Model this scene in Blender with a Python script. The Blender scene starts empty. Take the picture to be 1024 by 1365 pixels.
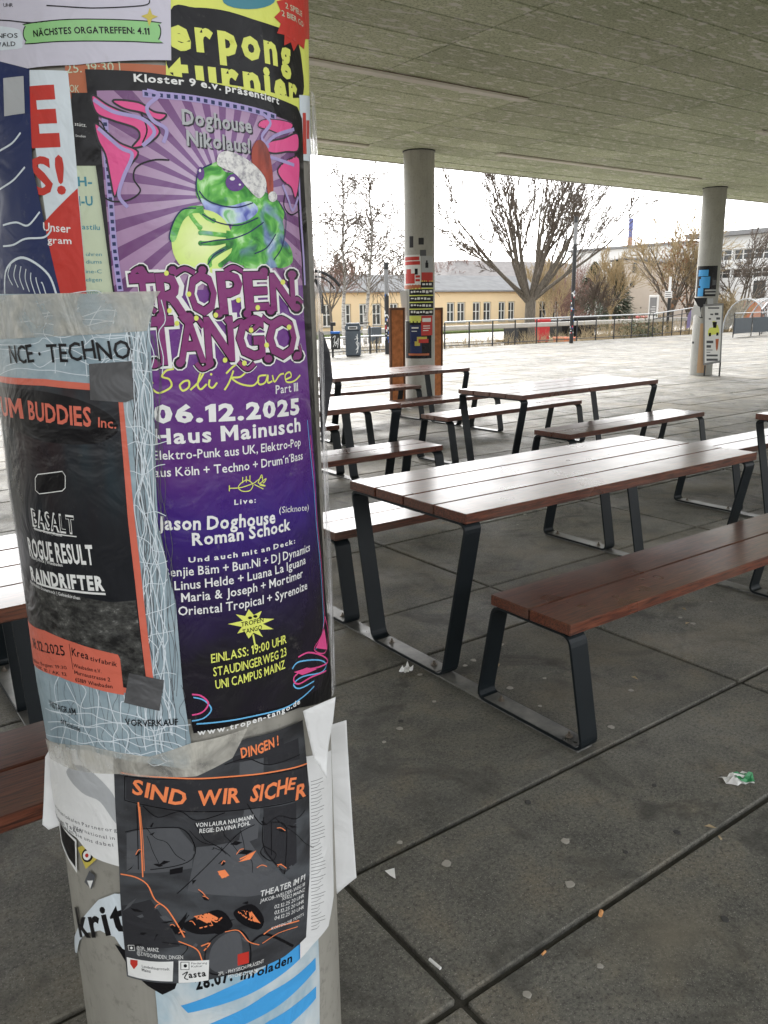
import bpy, bmesh, math, random
import numpy as np
from mathutils import Vector, Matrix
from mathutils.geometry import tessellate_polygon
random.seed(7); rnd = random.random
def U(a, b): return a + (b - a) * random.random()
sc = bpy.context.scene
COL = sc.collection
# ------------------------------------------------------------------ camera
FPX, YAW, PITCH, ROLL = 1079.61, 0.945142806, 0.250462477, -0.0167888226
CAM = np.array([0., 0., 1.55])
_f = np.array([math.cos(YAW)*math.cos(PITCH), math.sin(YAW)*math.cos(PITCH), -math.sin(PITCH)])
_r = np.array([math.sin(YAW), -math.cos(YAW), 0.]); _u = np.cross(_r, _f)
_r, _u = math.cos(ROLL)*_r + math.sin(ROLL)*_u, -math.sin(ROLL)*_r + math.cos(ROLL)*_u
cam = bpy.data.cameras.new('camera'); cam_o = bpy.data.objects.new('camera', cam); COL.objects.link(cam_o)
cam.sensor_fit = 'HORIZONTAL'; cam.sensor_width = 36; cam.lens = FPX/1024*36
cam.clip_start = 0.05; cam.clip_end = 2000
cam_o.matrix_world = Matrix(((_r[0], _u[0], -_f[0], 0), (_r[1], _u[1], -_f[1], 0), (_r[2], _u[2], -_f[2], 1.55), (0, 0, 0, 1)))
sc.camera = cam_o
# ------------------------------------------------------------------ world, sun, exposure (overcast)
SUN_EL, SUN_AZ = math.radians(42), math.radians(62)      # azimuth from +X towards +Y
w = bpy.data.worlds.new('World'); sc.world = w; w.use_nodes = True
nt = w.node_tree; bg = nt.nodes['Background']
sky = nt.nodes.new('ShaderNodeTexSky'); sky.sky_type = 'NISHITA'; sky.sun_disc = False
sky.sun_elevation = SUN_EL; sky.sun_rotation = math.pi/2 - SUN_AZ
sky.air_density = 1.0; sky.dust_density = 3.0; sky.ozone_density = 1.0
hs = nt.nodes.new('ShaderNodeHueSaturation'); hs.inputs['Saturation'].default_value = 0.12
nt.links.new(sky.outputs[0], hs.inputs['Color']); nt.links.new(hs.outputs[0], bg.inputs[0])
bg.inputs[1].default_value = 0.15
sl = bpy.data.lights.new('sun', 'SUN'); sl.energy = 0.6; sl.angle = math.radians(30); sl.color = (1, .97, .92)
so = bpy.data.objects.new('sun', sl); COL.objects.link(so); so.location = (0, 0, 30)
sd = Vector((math.cos(SUN_AZ)*math.cos(SUN_EL), math.sin(SUN_AZ)*math.cos(SUN_EL), math.sin(SUN_EL)))
so.rotation_euler = sd.to_track_quat('Z', 'Y').to_euler()
sc.view_settings.view_transform = 'Standard'; sc.view_settings.look = 'None'
sc.view_settings.gamma = 1; sc.view_settings.use_curve_mapping = False
sc.view_settings.exposure = 2.15
sc.cycles.max_bounces = 8; sc.cycles.transparent_max_bounces = 16
# ------------------------------------------------------------------ helpers: picture point -> place
def ray(px, py): return _f + (px-512)/FPX*_r - (py-682.5)/FPX*_u
def at(px, py, axis=2, val=0.0):
    d = ray(px, py); t = (val-CAM[axis])/d[axis]; return CAM + t*d
# ------------------------------------------------------------------ helpers: objects
def tag(o, label=None, cat=None, group=None, kind=None):
    for k, v in (('label', label), ('category', cat), ('group', group), ('kind', kind)):
        if v: o[k] = v
    return o
def empty(name, loc=(0, 0, 0), label=None, cat=None, group=None, rz=0, kind=None, parent=None):
    o = bpy.data.objects.new(name, None); o.empty_display_size = .1; COL.objects.link(o); o.location = loc
    o.rotation_euler.z = rz; o.parent = parent
    return tag(o, label, cat, group, kind)
def link(name, me, mat=None, parent=None, loc=None, smooth=False, **kw):
    if mat is not None and not me.materials: me.materials.append(mat)
    o = bpy.data.objects.new(name, me); COL.objects.link(o)
    if parent: o.parent = parent
    if loc is not None: o.location = loc
    if smooth: me.shade_smooth()
    return tag(o, **kw)
class MB:
    def __init__(s, org=(0, 0, 0)): s.v = []; s.f = []; s.o = np.array(org, float)
    def add(s, v, f):
        n = len(s.v); s.v += [tuple(np.asarray(p, float)-s.o) for p in v]; s.f += [tuple(i+n for i in q) for q in f]
    def box(s, x0, x1, y0, y1, z0, z1, c=0, M=None):
        if c:
            vs = []; idx = {}
            for ix in (0, 1):
                for iy in (0, 1):
                    for iz in (0, 1):
                        p = [(x0, x1)[ix], (y0, y1)[iy], (z0, z1)[iz]]; sg = [1-2*ix, 1-2*iy, 1-2*iz]
                        for a in range(3):
                            q = [p[k] + (0 if k == a else sg[k]*c) for k in range(3)]
                            idx[(ix, iy, iz, a)] = len(vs); vs.append(q)
            F = []
            for a in range(3):
                b, d = (a+1) % 3, (a+2) % 3
                for sgn in (0, 1):
                    q = []
                    for (i, j) in ((0, 0), (1, 0), (1, 1), (0, 1)):
                        k = [0]*3; k[a] = sgn; k[b] = i; k[d] = j; q.append(idx[(*k, a)])
                    F.append(q if sgn else q[::-1])
                for i in (0, 1):
                    for j in (0, 1):
                        k0 = [0]*3; k1 = [0]*3; k0[b] = k1[b] = i; k0[d] = k1[d] = j; k1[a] = 1
                        q = [idx[(*k0, b)], idx[(*k1, b)], idx[(*k1, d)], idx[(*k0, d)]]
                        F.append(q if (i+j) % 2 else q[::-1])
            for (ix, iy, iz) in [(i, j, k) for i in (0, 1) for j in (0, 1) for k in (0, 1)]:
                q = [idx[(ix, iy, iz, a)] for a in range(3)]
                F.append(q if (ix+iy+iz) % 2 else q[::-1])
        else:
            vs = [(x, y, z) for z in (z0, z1) for y in (y0, y1) for x in (x0, x1)]
            F = [(0, 2, 3, 1), (4, 5, 7, 6), (0, 1, 5, 4), (2, 6, 7, 3), (0, 4, 6, 2), (1, 3, 7, 5)]
        if M is not None: vs = [tuple(M @ Vector(p)) for p in vs]
        s.add(vs, F); return s
    def tube(s, pts, rad, n=6, cap=True):
        pts = [np.asarray(p, float) for p in pts]; m = len(pts)
        if not hasattr(rad, '__len__'): rad = [rad]*m
        V = []; F = []; ref = None
        for i in range(m):
            d = pts[min(i+1, m-1)]-pts[max(i-1, 0)]; d = d/(np.linalg.norm(d)+1e-9)
            if ref is None: ref = np.array([0, 0, 1.]) if abs(d[2]) < .9 else np.array([1., 0, 0])
            a = ref - d*np.dot(ref, d); a /= np.linalg.norm(a)+1e-9; ref = a; b = np.cross(d, a)
            for k in range(n):
                t = 2*math.pi*k/n; V.append(pts[i]+rad[i]*(math.cos(t)*a+math.sin(t)*b))
        for i in range(m-1):
            for k in range(n):
                F.append((i*n+k, i*n+(k+1) % n, (i+1)*n+(k+1) % n, (i+1)*n+k))
        if cap: F.append(tuple(range(n))[::-1]); F.append(tuple((m-1)*n+k for k in range(n)))
        s.add(V, F); return s
    def prism(s, poly, a, b, axis):        # polygon in the two other axes, extruded along axis
        n = len(poly); V = []
        for h in (a, b):
            for (p, q) in poly:
                V.append({0: (h, p, q), 1: (p, h, q), 2: (p, q, h)}[axis])
        F = [tuple(range(n)), tuple(range(2*n-1, n-1, -1))]+[(i, i+n, (i+1) % n+n, (i+1) % n) for i in range(n)]
        s.add(V, F); return s
    def lathe(s, prof, c, n=32, cap=True):
        V = []; F = []
        for (r, z) in prof:
            for k in range(n): t = 2*math.pi*k/n; V.append((c[0]+r*math.cos(t), c[1]+r*math.sin(t), c[2]+z))
        for i in range(len(prof)-1):
            for k in range(n): F.append((i*n+k, i*n+(k+1) % n, (i+1)*n+(k+1) % n, (i+1)*n+k))
        if cap: F.append(tuple(range(n))[::-1]); F.append(tuple((len(prof)-1)*n+k for k in range(n)))
        s.add(V, F); return s
    def mesh(s, name='mesh'):
        me = bpy.data.meshes.new(name); me.from_pydata(s.v, [], s.f); me.update(); return me
    def build(s, name, mat=None, parent=None, **kw):
        sm = kw.pop('smooth', False); loc = kw.pop('loc', None)
        me = s.mesh(name)
        if sm: me.shade_smooth()
        return link(name, me, mat, parent, loc, **kw)
def fixn(me):
    bm = bmesh.new(); bm.from_mesh(me); bmesh.ops.recalc_face_normals(bm, faces=bm.faces); bm.to_mesh(me); bm.free()
def smooth_path(p, closed=False, n=5):
    p = [np.array(q, float) for q in p]; m = len(p); out = []
    rng = range(m) if closed else range(m-1)
    for i in rng:
        if closed: a, b, c, d = p[(i-1) % m], p[i], p[(i+1) % m], p[(i+2) % m]
        else: a, b, c, d = p[max(i-1, 0)], p[i], p[i+1], p[min(i+2, m-1)]
        for k in range(n):
            t = k/n; out.append(.5*((2*b)+(-a+c)*t+(2*a-5*b+4*c-d)*t*t+(-a+3*b-3*c+d)*t**3))
    if not closed: out.append(p[-1])
    return out
# ------------------------------------------------------------------ helpers: materials
class NM:
    def __init__(s, name, rough=.6, spec=.5, metal=0., col=(.5, .5, .5)):
        s.m = bpy.data.materials.new(name); s.m.use_nodes = True; s.t = s.m.node_tree
        s.p = s.t.nodes['Principled BSDF']; s.p.inputs['Roughness'].default_value = rough
        s.p.inputs['Metallic'].default_value = metal; s.p.inputs['Specular IOR Level'].default_value = spec
        s.p.inputs['Base Color'].default_value = (*col, 1); s._bump = None
    def n(s, t, **kw):
        x = s.t.nodes.new(t)
        for k, v in kw.items(): setattr(x, k, v)
        return x
    def l(s, a, b): s.t.links.new(a, b)
    def co(s, kind='Object', scale=None):
        c = s.n('ShaderNodeTexCoord').outputs[kind]
        if scale:
            m = s.n('ShaderNodeMapping'); m.inputs['Scale'].default_value = scale; s.l(c, m.inputs[0]); return m.outputs[0]
        return c
    def pos(s, scale=None):
        c = s.n('ShaderNodeNewGeometry').outputs['Position']
        if scale:
            m = s.n('ShaderNodeMapping'); m.inputs['Scale'].default_value = scale; s.l(c, m.inputs[0]); return m.outputs[0]
        return c
    def noise(s, vec, scale, detail=4, rough=.55, dist=0):
        x = s.n('ShaderNodeTexNoise'); x.inputs['Scale'].default_value = scale; x.inputs['Detail'].default_value = detail
        x.inputs['Roughness'].default_value = rough; x.inputs['Distortion'].default_value = dist
        s.l(vec, x.inputs['Vector']); return x.outputs['Fac']
    def math(s, op, a, b=None, c=None):
        x = s.n('ShaderNodeMath', operation=op)
        for i, q in enumerate((a, b, c)):
            if q is None: continue
            if isinstance(q, (int, float)): x.inputs[i].default_value = q
            else: s.l(q, x.inputs[i])
        return x.outputs[0]
    def ramp(s, fac, stops):
        r = s.n('ShaderNodeValToRGB'); e = r.color_ramp.elements
        while len(e) < len(stops): e.new(.5)
        for i, (p, c) in enumerate(stops):
            e[i].position = p; e[i].color = (*(c if hasattr(c, '__len__') else (c, c, c)), 1)
        s.l(fac, r.inputs[0]); return r.outputs[0]
    def mix(s, fac, a, b, blend='MIX'):
        x = s.n('ShaderNodeMix', data_type='RGBA', blend_type=blend)
        for i, q in ((0, fac), (6, a), (7, b)):
            if isinstance(q, (int, float)): x.inputs[i].default_value = q
            elif hasattr(q, '__len__'): x.inputs[i].default_value = (*q, 1)
            else: s.l(q, x.inputs[i])
        return x.outputs[2]
    def col(s, c): s.l(c, s.p.inputs['Base Color'])
    def rough(s, c): s.l(c, s.p.inputs['Roughness'])
    def bump(s, h, strength=.3, dist=.01):
        b = s.n('ShaderNodeBump'); b.inputs['Strength'].default_value = strength; b.inputs['Distance'].default_value = dist
        s.l(h, b.inputs['Height'])
        if s._bump: s.l(s._bump, b.inputs['Normal'])
        s._bump = b.outputs[0]; s.l(s._bump, s.p.inputs['Normal'])
def simple(name, col, rough=.6, spec=.5, metal=0., var=.15, scale=3., bump=0, bscale=60.):
    m = NM(name, rough, spec, metal, col)
    a = m.noise(m.pos(), scale, 5)
    m.col(m.mix(a, tuple(min(1, c*(1-var*1.6)) for c in col), tuple(min(1, c*(1+var*1.6)) for c in col)))
    if bump: m.bump(m.noise(m.pos(), bscale, 4), bump, .005)
    return m.m
# concrete slab material
def mk_slab(per_obj=True):
    m = NM('concrete_slab_face', .7, .22)
    P = m.pos(); big = m.noise(P, .9, 5, .6); mid = m.noise(P, 5, 6, .65); fine = m.noise(P, 85, 6, .85); sp = m.noise(P, 260, 2, .6)
    oi = m.n('ShaderNodeObjectInfo').outputs['Random']
    c = m.mix(m.ramp(big, [(.35, 0.), (.65, 1.)]), (.1, .097, .084), (.2, .194, .17))
    c = m.mix(m.ramp(mid, [(.42, 0.), (.6, 1.)]), c, (.2, .175, .135), 'MIX') if False else m.mix(.45, c, m.ramp(mid, [(.35, (.06, .058, .05)), (.52, (.145, .135, .108)), (.68, (.23, .185, .12))]))
    c = m.mix(m.ramp(fine, [(.36, .8), (.5, 0.), (.72, .0)]), c, (.03, .029, .025)); c = m.mix(m.ramp(fine, [(.52, 0.), (.66, .55)]), c, (.25, .235, .2))
    c = m.mix(m.ramp(sp, [(.62, 0.), (.7, .8)]), c, (.36, .34, .3))
    st = m.noise(P, 2.3, 3, .7, 1.5)
    c = m.mix(m.ramp(st, [(.52, 0.), (.66, .65)]), c, (.05, .048, .042)); wm = m.noise(P, .75, 4, .65, .8); c = m.mix(m.ramp(wm, [(.5, 0.), (.66, .45)]), c, (.25, .215, .155))
    if per_obj: c = m.mix(1., c, m.ramp(oi, [(0, .86), (1, 1.1)]), 'MULTIPLY')
    m.col(c); m.rough(m.ramp(m.noise(P, 1.7, 5, .7), [(.32, .48), (.6, .8)]))
    m.bump(fine, .5, .005); m.bump(sp, .15, .002); return m.m
M = {}
M['slab'] = mk_slab()
def mk_wood():
    m = NM('oiled_hardwood', .34, .5)
    oi = m.n('ShaderNodeObjectInfo').outputs['Random']
    off = m.n('ShaderNodeVectorMath', operation='ADD'); cb = m.n('ShaderNodeCombineXYZ')
    m.l(m.math('MULTIPLY', oi, 37.), cb.inputs[0]); m.l(m.math('MULTIPLY', oi, 11.), cb.inputs[1])
    m.l(m.co('Object'), off.inputs[0]); m.l(cb.outputs[0], off.inputs[1])
    mp = m.n('ShaderNodeMapping'); mp.inputs['Scale'].default_value = (1.6, 28, 28); m.l(off.outputs[0], mp.inputs[0])
    g = m.noise(mp.outputs[0], 3.2, 6, .65, .4)
    mp2 = m.n('ShaderNodeMapping'); mp2.inputs['Scale'].default_value = (4, 60, 60); m.l(off.outputs[0], mp2.inputs[0])
    g2 = m.noise(mp2.outputs[0], 3, 3, .6)
    big = m.noise(off.outputs[0], 2.2, 4, .6)
    c = m.ramp(g, [(.3, (.04, .012, .008)), (.48, (.105, .03, .016)), (.6, (.15, .046, .024)), (.75, (.2, .075, .04))])
    c = m.mix(m.ramp(g2, [(.38, .75), (.5, 0.)]), c, (.022, .009, .007))
    c = m.mix(m.ramp(big, [(.45, 0.), (.7, .4)]), c, (.15, .1, .075))
    c = m.mix(1., c, m.ramp(oi, [(0, .8), (1, 1.12)]), 'MULTIPLY')
    m.col(c); m.rough(m.ramp(m.noise(off.outputs[0], 4, 3, .5), [(.3, .26), (.7, .34)]))
    m.bump(g, .06, .0015); m.p.inputs['Coat Weight'].default_value = .4; m.p.inputs['Coat Roughness'].default_value = .16; return m.m
M['wood'] = mk_wood()
M['steel'] = simple('anthracite_powder_coat', (.006, .009, .011), .45, .25, 0, .25, 9, .06, 300)
def mk_bar():
    m = NM('worn_steel_bar', .4, .6)
    a = m.noise(m.pos(), 9, 6, .7); m.col(m.ramp(a, [(.35, (.05, .052, .05)), (.6, (.16, .155, .14)), (.75, (.24, .22, .19))]))
    m.rough(m.ramp(a, [(.3, .25), (.7, .55)])); m.bump(a, .1, .003); return m.m
M['bar'] = mk_bar()
M['bolt'] = simple('bolt_steel', (.2, .17, .14), .45, .5, .7, .2, 50)
# ================================================================== TERRACE FLOOR
terr = MB().box(-16, 62, -12, 22.75, -.6, -.014).build('terrace', simple('joint_sand', (.06, .056, .045), .95, .2, 0, .4, 30, .6, 200), kind='structure')
XJ = [1.02+1.99*k for k in range(-8, 30)]; YJ = []
y = 1.14-1.52*9
while y < 22.6: YJ += [y, y+.505]; y += 1.52
YJ = [v for v in YJ if v < 22.7]
J = .0095
slab_mesh = {}
cands = []
for i in range(len(XJ)-1):
    for j in range(len(YJ)-1):
        cx_, cy_ = (XJ[i]+XJ[i+1])/2, (YJ[j]+YJ[j+1])/2
        best = None; dist = math.hypot(cx_, cy_)
        vis = False
        for (x, y) in ((XJ[i], YJ[j]), (XJ[i+1], YJ[j]), (XJ[i], YJ[j+1]), (XJ[i+1], YJ[j+1]), (cx_, cy_)):
            d = np.array([x, y, 0])-CAM; zz = d@_f
            if zz > .1:
                px = 512+FPX*(d@_r)/zz; py = 682.5-FPX*(d@_u)/zz
                if -60 < px < 1090 and py < 1430: vis = True
        area = (YJ[j+1]-YJ[j])/(dist**3+.1)
        cands.append((0 if vis else 1, -area, i, j))
cands.sort()
rest = MB()
r0 = random.Random(3)
for n, (v, a, i, j) in enumerate(cands):
    wx, wy = XJ[i+1]-XJ[i]-2*J, YJ[j+1]-YJ[j]-2*J
    cx_, cy_ = (XJ[i]+XJ[i+1])/2, (YJ[j]+YJ[j+1])/2
    dz = r0.uniform(-.002, .002)
    if n < 298 and not v:
        k = round(wy, 2)
        if k not in slab_mesh:
            slab_mesh[k] = MB().box(-wx/2, wx/2, -wy/2, wy/2, -.05, 0, .004).mesh('paving_slab')
        o = link('paving_slab', slab_mesh[k], M['slab'], terr, (cx_, cy_, dz))
        o.rotation_euler = (r0.uniform(-.0015, .0015), r0.uniform(-.0006, .0006), r0.uniform(-.0012, .0012))
    else:
        rest.box(cx_-wx/2, cx_+wx/2, cy_-wy/2, cy_+wy/2, -.03, dz, .004)
M['slab_far'] = mk_slab(False)
rest.build('paving_slab_rest', M['slab_far'], terr, kind='stuff')
# lower ground beyond the terrace
def mk_ground():
    m = NM('campus_ground', .9, .2); P = m.pos()
    a = m.noise(P, .25, 4); b = m.noise(P, 3, 5)
    m.col(m.mix(m.ramp(b, [(.4, 0.), (.65, 1.)]), m.ramp(a, [(.4, (.2, .19, .17)), (.6, (.26, .25, .22))]), (.16, .15, .12))); return m.m
MB().box(-700, 900, -500, 1000, -1.2, -.61).build('ground', mk_ground(), kind='structure')
def mk_grass(name, c1, c2):
    m = NM(name, .9, .2); P = m.pos(); b = m.noise(P, 6, 6, .7)
    m.col(m.ramp(b, [(.35, c1), (.65, c2)])); m.bump(b, .8, .08); return m.m
M['lawn'] = mk_grass('winter_lawn', (.05, .085, .02), (.13, .15, .05))
M['leafbed'] = mk_grass('leaf_litter', (.09, .055, .03), (.2, .15, .07))
MB().box(10, 95, 46.2, 49.6, -.61, -.42, .05).build('lawn_strip', M['lawn'], kind='structure')
MB().box(33, 90, 28, 34.5, -.61, -.5, .03).build('planting_bed', M['leafbed'], kind='structure')
MB().box(15, 70, 24.9, 26.6, -.61, -.47, .03).build('railing_bed', M['leafbed'], kind='structure')
MB().box(8, 95, 35.5, 45.5, -.61, -.56).build('campus_path', simple('pale_path', (.4, .38, .35), .9, .2, 0, .08, .8), kind='structure')
# ================================================================== CANOPY
CZ = 3.73
def mk_ceil():
    m = NM('wood_wool_panel', .9, .15); P = m.pos()
    oi = m.n('ShaderNodeObjectInfo').outputs['Random']
    f = m.noise(m.pos((9, 22, 9)), 1.7, 5, .75, .6); g = m.noise(P, 45, 5, .8); b = m.noise(P, .8, 4, .6)
    c = m.ramp(b, [(.35, (.62, .67, .48)), (.65, (.8, .84, .64))])
    c = m.mix(m.ramp(f, [(.34, .8), (.48, 0.)]), c, (.38, .42, .26))
    c = m.mix(m.ramp(g, [(.38, .85), (.49, 0.)]), c, (.3, .34, .2)); c = m.mix(m.ramp(g, [(.54, 0.), (.66, .6)]), c, (.86, .85, .75))
    fl = m.noise(m.pos((4, 11, 1)), 1.7, 2, .5)
    c = m.mix(m.ramp(fl, [(.57, 0.), (.63, .95)]), c, (.92, .92, .84))
    c = m.mix(1., c, m.ramp(oi, [(0, .88), (1, 1.08)]), 'MULTIPLY')
    m.col(c); m.bump(f, .7, .012); m.bump(g, .3, .004); return m.m
M['ceil'] = mk_ceil()
M['render'] = simple('fascia_render', (.42, .42, .38), .8, .3, 0, .08, 1.2)
canopy = MB().box(-14, 60, -1.3, 11.0, CZ+.03, CZ+.75).build('ceiling', simple('ceiling_void', (.035, .035, .028), .9, .1), kind='structure')
MB().box(-14, 60, 11.0, 11.06, CZ-.012, CZ+.9).build('fascia', M['render'], canopy)
MB().box(-14, 60, 10.62, 10.998, CZ-.004, CZ+.028).build('soffit_edge', M['ceil'], canopy)
CX = [5.1+1.98*k for k in range(-10, 28)]; CY = [10.085-.517*k for k in range(0, 23)][::-1] + [10.61]
lights = []   # (x0, x1, y) of light slots
lights = [(4.0, 7.06, 6.985)]
lights += [(3.9, 7.09, 10.085), (9.13, 14.27, 9.568), (11.02, 14.2, 6.54)]
cm = {}; crest = MB(); cc = []
for i in range(len(CX)-1):
    for j in range(len(CY)-1):
        x, yv = (CX[i]+CX[i+1])/2, (CY[j]+CY[j+1])/2
        d = np.array([x, yv, CZ])-CAM; zz = d@_f; vis = 0
        if zz > .1:
            px = 512+FPX*(d@_r)/zz; py = 682.5-FPX*(d@_u)/zz
            vis = 1 if (-200 < px < 1300 and -150 < py < 420) else 0
        cc.append((-vis/(x*x+yv*yv+4)**1.2, i, j))
cc.sort()
for n, (k_, i, j) in enumerate(cc):
    x, yv = (CX[i]+CX[i+1])/2, (CY[j]+CY[j+1])/2; wx = CX[i+1]-CX[i]-.019; wy = CY[j+1]-CY[j]-.019
    dz = r0.uniform(0, .0025)
    if n < 298 and k_ < 0:
        k = round(wy, 2)
        if k not in cm: cm[k] = MB().box(-wx/2, wx/2, -wy/2, wy/2, 0, .025, .003).mesh('ceiling_panel')
        link('ceiling_panel', cm[k], M['ceil'], canopy, (x, yv, CZ+dz))
    else: crest.box(x-wx/2, x+wx/2, yv-wy/2, yv+wy/2, CZ+dz, CZ+.025, .003)
crest.build('ceiling_panel_rest', M['ceil'], canopy, kind='stuff')
M['strip'] = simple('pale_light_cover', (.8, .77, .68), .5, .4, 0, .05)
M['rust'] = simple('rusty_profile', (.2, .13, .08), .8, .3, 0, .5, 40)
for (x0, x1, yv) in lights:
    o = empty('strip_light', (x0, yv, CZ), label=None)
    MB((x0, yv, CZ)).box(x0, x1, yv-.055, yv+.055, CZ-.028, CZ-.001, .003).build('light_cover', M['strip'], o)
    MB((x0, yv, CZ)).box(x0-.01, x1+.01, yv-.064, yv-.0555, CZ-.005, CZ-.001).build('profile', M['rust'], o)
    MB((x0, yv, CZ)).box(x0-.01, x1+.01, yv+.0555, yv+.062, CZ-.004, CZ-.001).build('profile', M['rust'], o)
    nm = {6.985: 'long pale strip light set in the grey ceiling, the nearest and longest in view' if x0 == 4.0 else None}.get(round(yv, 3))
    if (x0, yv) == (3.9, 10.085): nm = 'thin strip light in the ceiling just left of the middle round column'
    if (x0, yv) == (9.13, 9.568): nm = 'thin strip light in the ceiling running between the two far columns'
    if (x0, yv) == (11.02, 6.54): nm = 'strip light starting at the right edge of the picture in the ceiling'
    if nm: tag(o, nm, 'ceiling light', 'strip lights in the ceiling')
    else: tag(o, 'pale strip light set in the ceiling outside the view of the photograph', 'ceiling light', 'strip lights out of view')
# ------------------------------------------------------------------ columns
def mk_conc(name, c1, c2, rough=.55):
    m = NM(name, rough, .4); P = m.pos(); a = m.noise(m.pos((1, 1, .45)), 2.2, 6, .7); b = m.noise(P, 38, 5, .7); s = m.noise(m.pos((30, 30, 1.2)), 1, 4, .6)
    c = m.ramp(a, [(.3, c1), (.7, c2)]); c = m.mix(m.ramp(b, [(.3, .45), (.45, 0.)]), c, tuple(x*.45 for x in c1))
    c = m.mix(m.ramp(s, [(.55, 0.), (.75, .3)]), c, tuple(x*.6 for x in c1))
    m.col(c); m.bump(b, .12, .003); return m.m
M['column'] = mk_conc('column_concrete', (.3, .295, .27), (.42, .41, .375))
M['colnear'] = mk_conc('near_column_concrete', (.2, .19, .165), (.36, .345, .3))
NC = np.array([.4698, 1.2113, 0.])
def column(x, yv, label, group='round concrete columns', r=.23, mat='column', n=64):
    o = empty('column', (x, yv, 0), label, 'column', group)
    MB((0, 0, 0)).lathe([(r, .0), (r, CZ)], (0, 0, 0), n, False).build('shaft', M[mat], o, smooth=True)
    MB((0, 0, 0)).lathe([(r+.012, CZ-.012), (r+.012, CZ-.0005)], (0, 0, 0), n).build('shadow_gap', M['steel'], o)
    return o
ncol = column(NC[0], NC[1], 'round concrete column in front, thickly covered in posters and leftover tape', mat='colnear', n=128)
PC = np.array([8.02, 10.07, 0.]); QC = np.array([15.72, 10.15, 0.])
mcol = column(PC[0], PC[1], 'round column in the middle with stacked small posters and two wooden boards')
qcol = column(QC[0], QC[1], 'round column at right with blue poster and a propped white placard')
# ================================================================== PICNIC TABLES
def band(pts, closed, th, x0, x1, rr, mb):
    """flat steel band in the YZ plane: pts outer corners, rounded, th thick, x0..x1 wide"""
    n = len(pts); out = []
    P = [np.array(p, float) for p in pts]
    def off(P, o):
        C = sum(P)/n; R = []
        for i in range(n):
            a, b, c = P[(i-1) % n], P[i], P[(i+1) % n]
            d1 = (b-a)/np.linalg.norm(b-a); d2 = (c-b)/np.linalg.norm(c-b)
            n1 = np.array([-d1[1], d1[0]]); n2 = np.array([-d2[1], d2[0]])
            if np.dot(n1, C-b) < 0: n1, n2 = -n1, -n2
            m = n1+n2; m /= np.dot(m, n1); R.append(b+m*o)
        return R
    def rnd_(P, r):
        o = []
        for i in range(n):
            a, b, c = P[(i-1) % n], P[i], P[(i+1) % n]
            d1 = (a-b)/np.linalg.norm(a-b); d2 = (c-b)/np.linalg.norm(c-b)
            for k in range(6):
                t = k/5; o.append(b+d1*r*(1-t)**2+d2*r*t**2)
        return o
    A = rnd_(P, rr); B = rnd_(off(P, th), max(.004, rr-th)); m = len(A); V = []
    for x in (x0, x1): V += [(x, *a) for a in A]+[(x, *b) for b in B]
    F = []
    for i in range(m):
        j = (i+1) % m
        F += [(i, j, m+j, m+i), (2*m+i, 3*m+i, 3*m+j, 2*m+j), (i, 2*m+i, 2*m+j, j), (m+i, m+j, 3*m+j, 3*m+i)]
    mb.add(V, F)
LEN = 2.07; FW = .085
def mkmesh(mb):
    me = mb.mesh(); fixn(me); return me
pm = {}
pm['tp'] = MB().box(-LEN/2, LEN/2, -.0985, .0985, -.042, 0, .0035).mesh('table_plank')
pm['sp'] = MB().box(-LEN/2, LEN/2, -.0975, .0975, -.042, 0, .0035).mesh('seat_plank')
b_ = MB(); band([(0.405, .715), (-.405, .715), (-.26, .008), (.26, .008)], True, .010, 0, FW, .045, b_); pm['tf'] = mkmesh(b_)
b_ = MB(); band([(.195, .428), (-.195, .428), (-.275, .008), (.275, .008)], True, .010, 0, FW, .045, b_); pm['bf'] = mkmesh(b_)
pm['gb'] = MB().box(0, FW-.006, -1.0, 1.0, 0, .0075, .001).mesh('ground_bar')
b_ = MB(); b_.lathe([(.014, 0), (.014, .003)], (0, 0, 0), 12); b_.lathe([(.008, .0031), (.008, .011)], (0, 0, 0), 6); b_.lathe([(.004, .0112), (.004, .02)], (0, 0, 0), 8); pm['bolt'] = b_.mesh('bolt')
def picnic(x, yv, label, rz=0, bolts=True, jit=0):
    """x,y = centre of the table; long axis X"""
    t = empty('picnic_table', (x, yv, 0), label, 'picnic table', 'picnic tables with attached benches under the canopy', rz)
    for k in range(4):
        o = link('table_plank', pm['tp'], M['wood'], t, (U(-.002, .002), -.3075+.205*k, .757+U(-.001, .001)))
    for s in (-1, 1):
        for k in (-1, 1): link('seat_plank', pm['sp'], M['wood'], t, (U(-.002, .002), s*.75+k*.1015, .470+U(-.001, .001)))
    for e in (-1, 1):
        X = -LEN/2+.002 if e < 0 else LEN/2-.002-FW
        link('ground_bar', pm['gb'], M['bar'], t, (X+.003, 0, 0.0004))
        link('table_frame', pm['tf'], M['steel'], t, (X, 0, 0))
        for s in (-1, 1): link('bench_frame', pm['bf'], M['steel'], t, (X, s*.75, 0))
        for s in (-1, 0, 1):
            # pale worn foot plate inside each frame
            hw = .215 if s == 0 else .235
            if ('pl', hw) not in pm: pm[('pl', hw)] = MB().box(.004, FW-.004, -hw, hw, 0, .0012).mesh('foot_plate')
            link('foot_plate', pm[('pl', hw)], M['bar'], t, (X, s*.75, .0183))
            if bolts:
                for d in (-1, 1): link('bolt', pm['bolt'], M['bolt'], t, (X+FW*.5, s*.75+d*(hw-.06), .0195))
    return t
picnic(3.075, 2.685, 'large brown picnic table in the foreground whose near bench shows red-brown side')
picnic(-.43, 2.72, 'picnic table at the far left, mostly hidden behind the poster column')
picnic(6.56, 2.70, 'picnic table cut off by the right edge of the picture')
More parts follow.
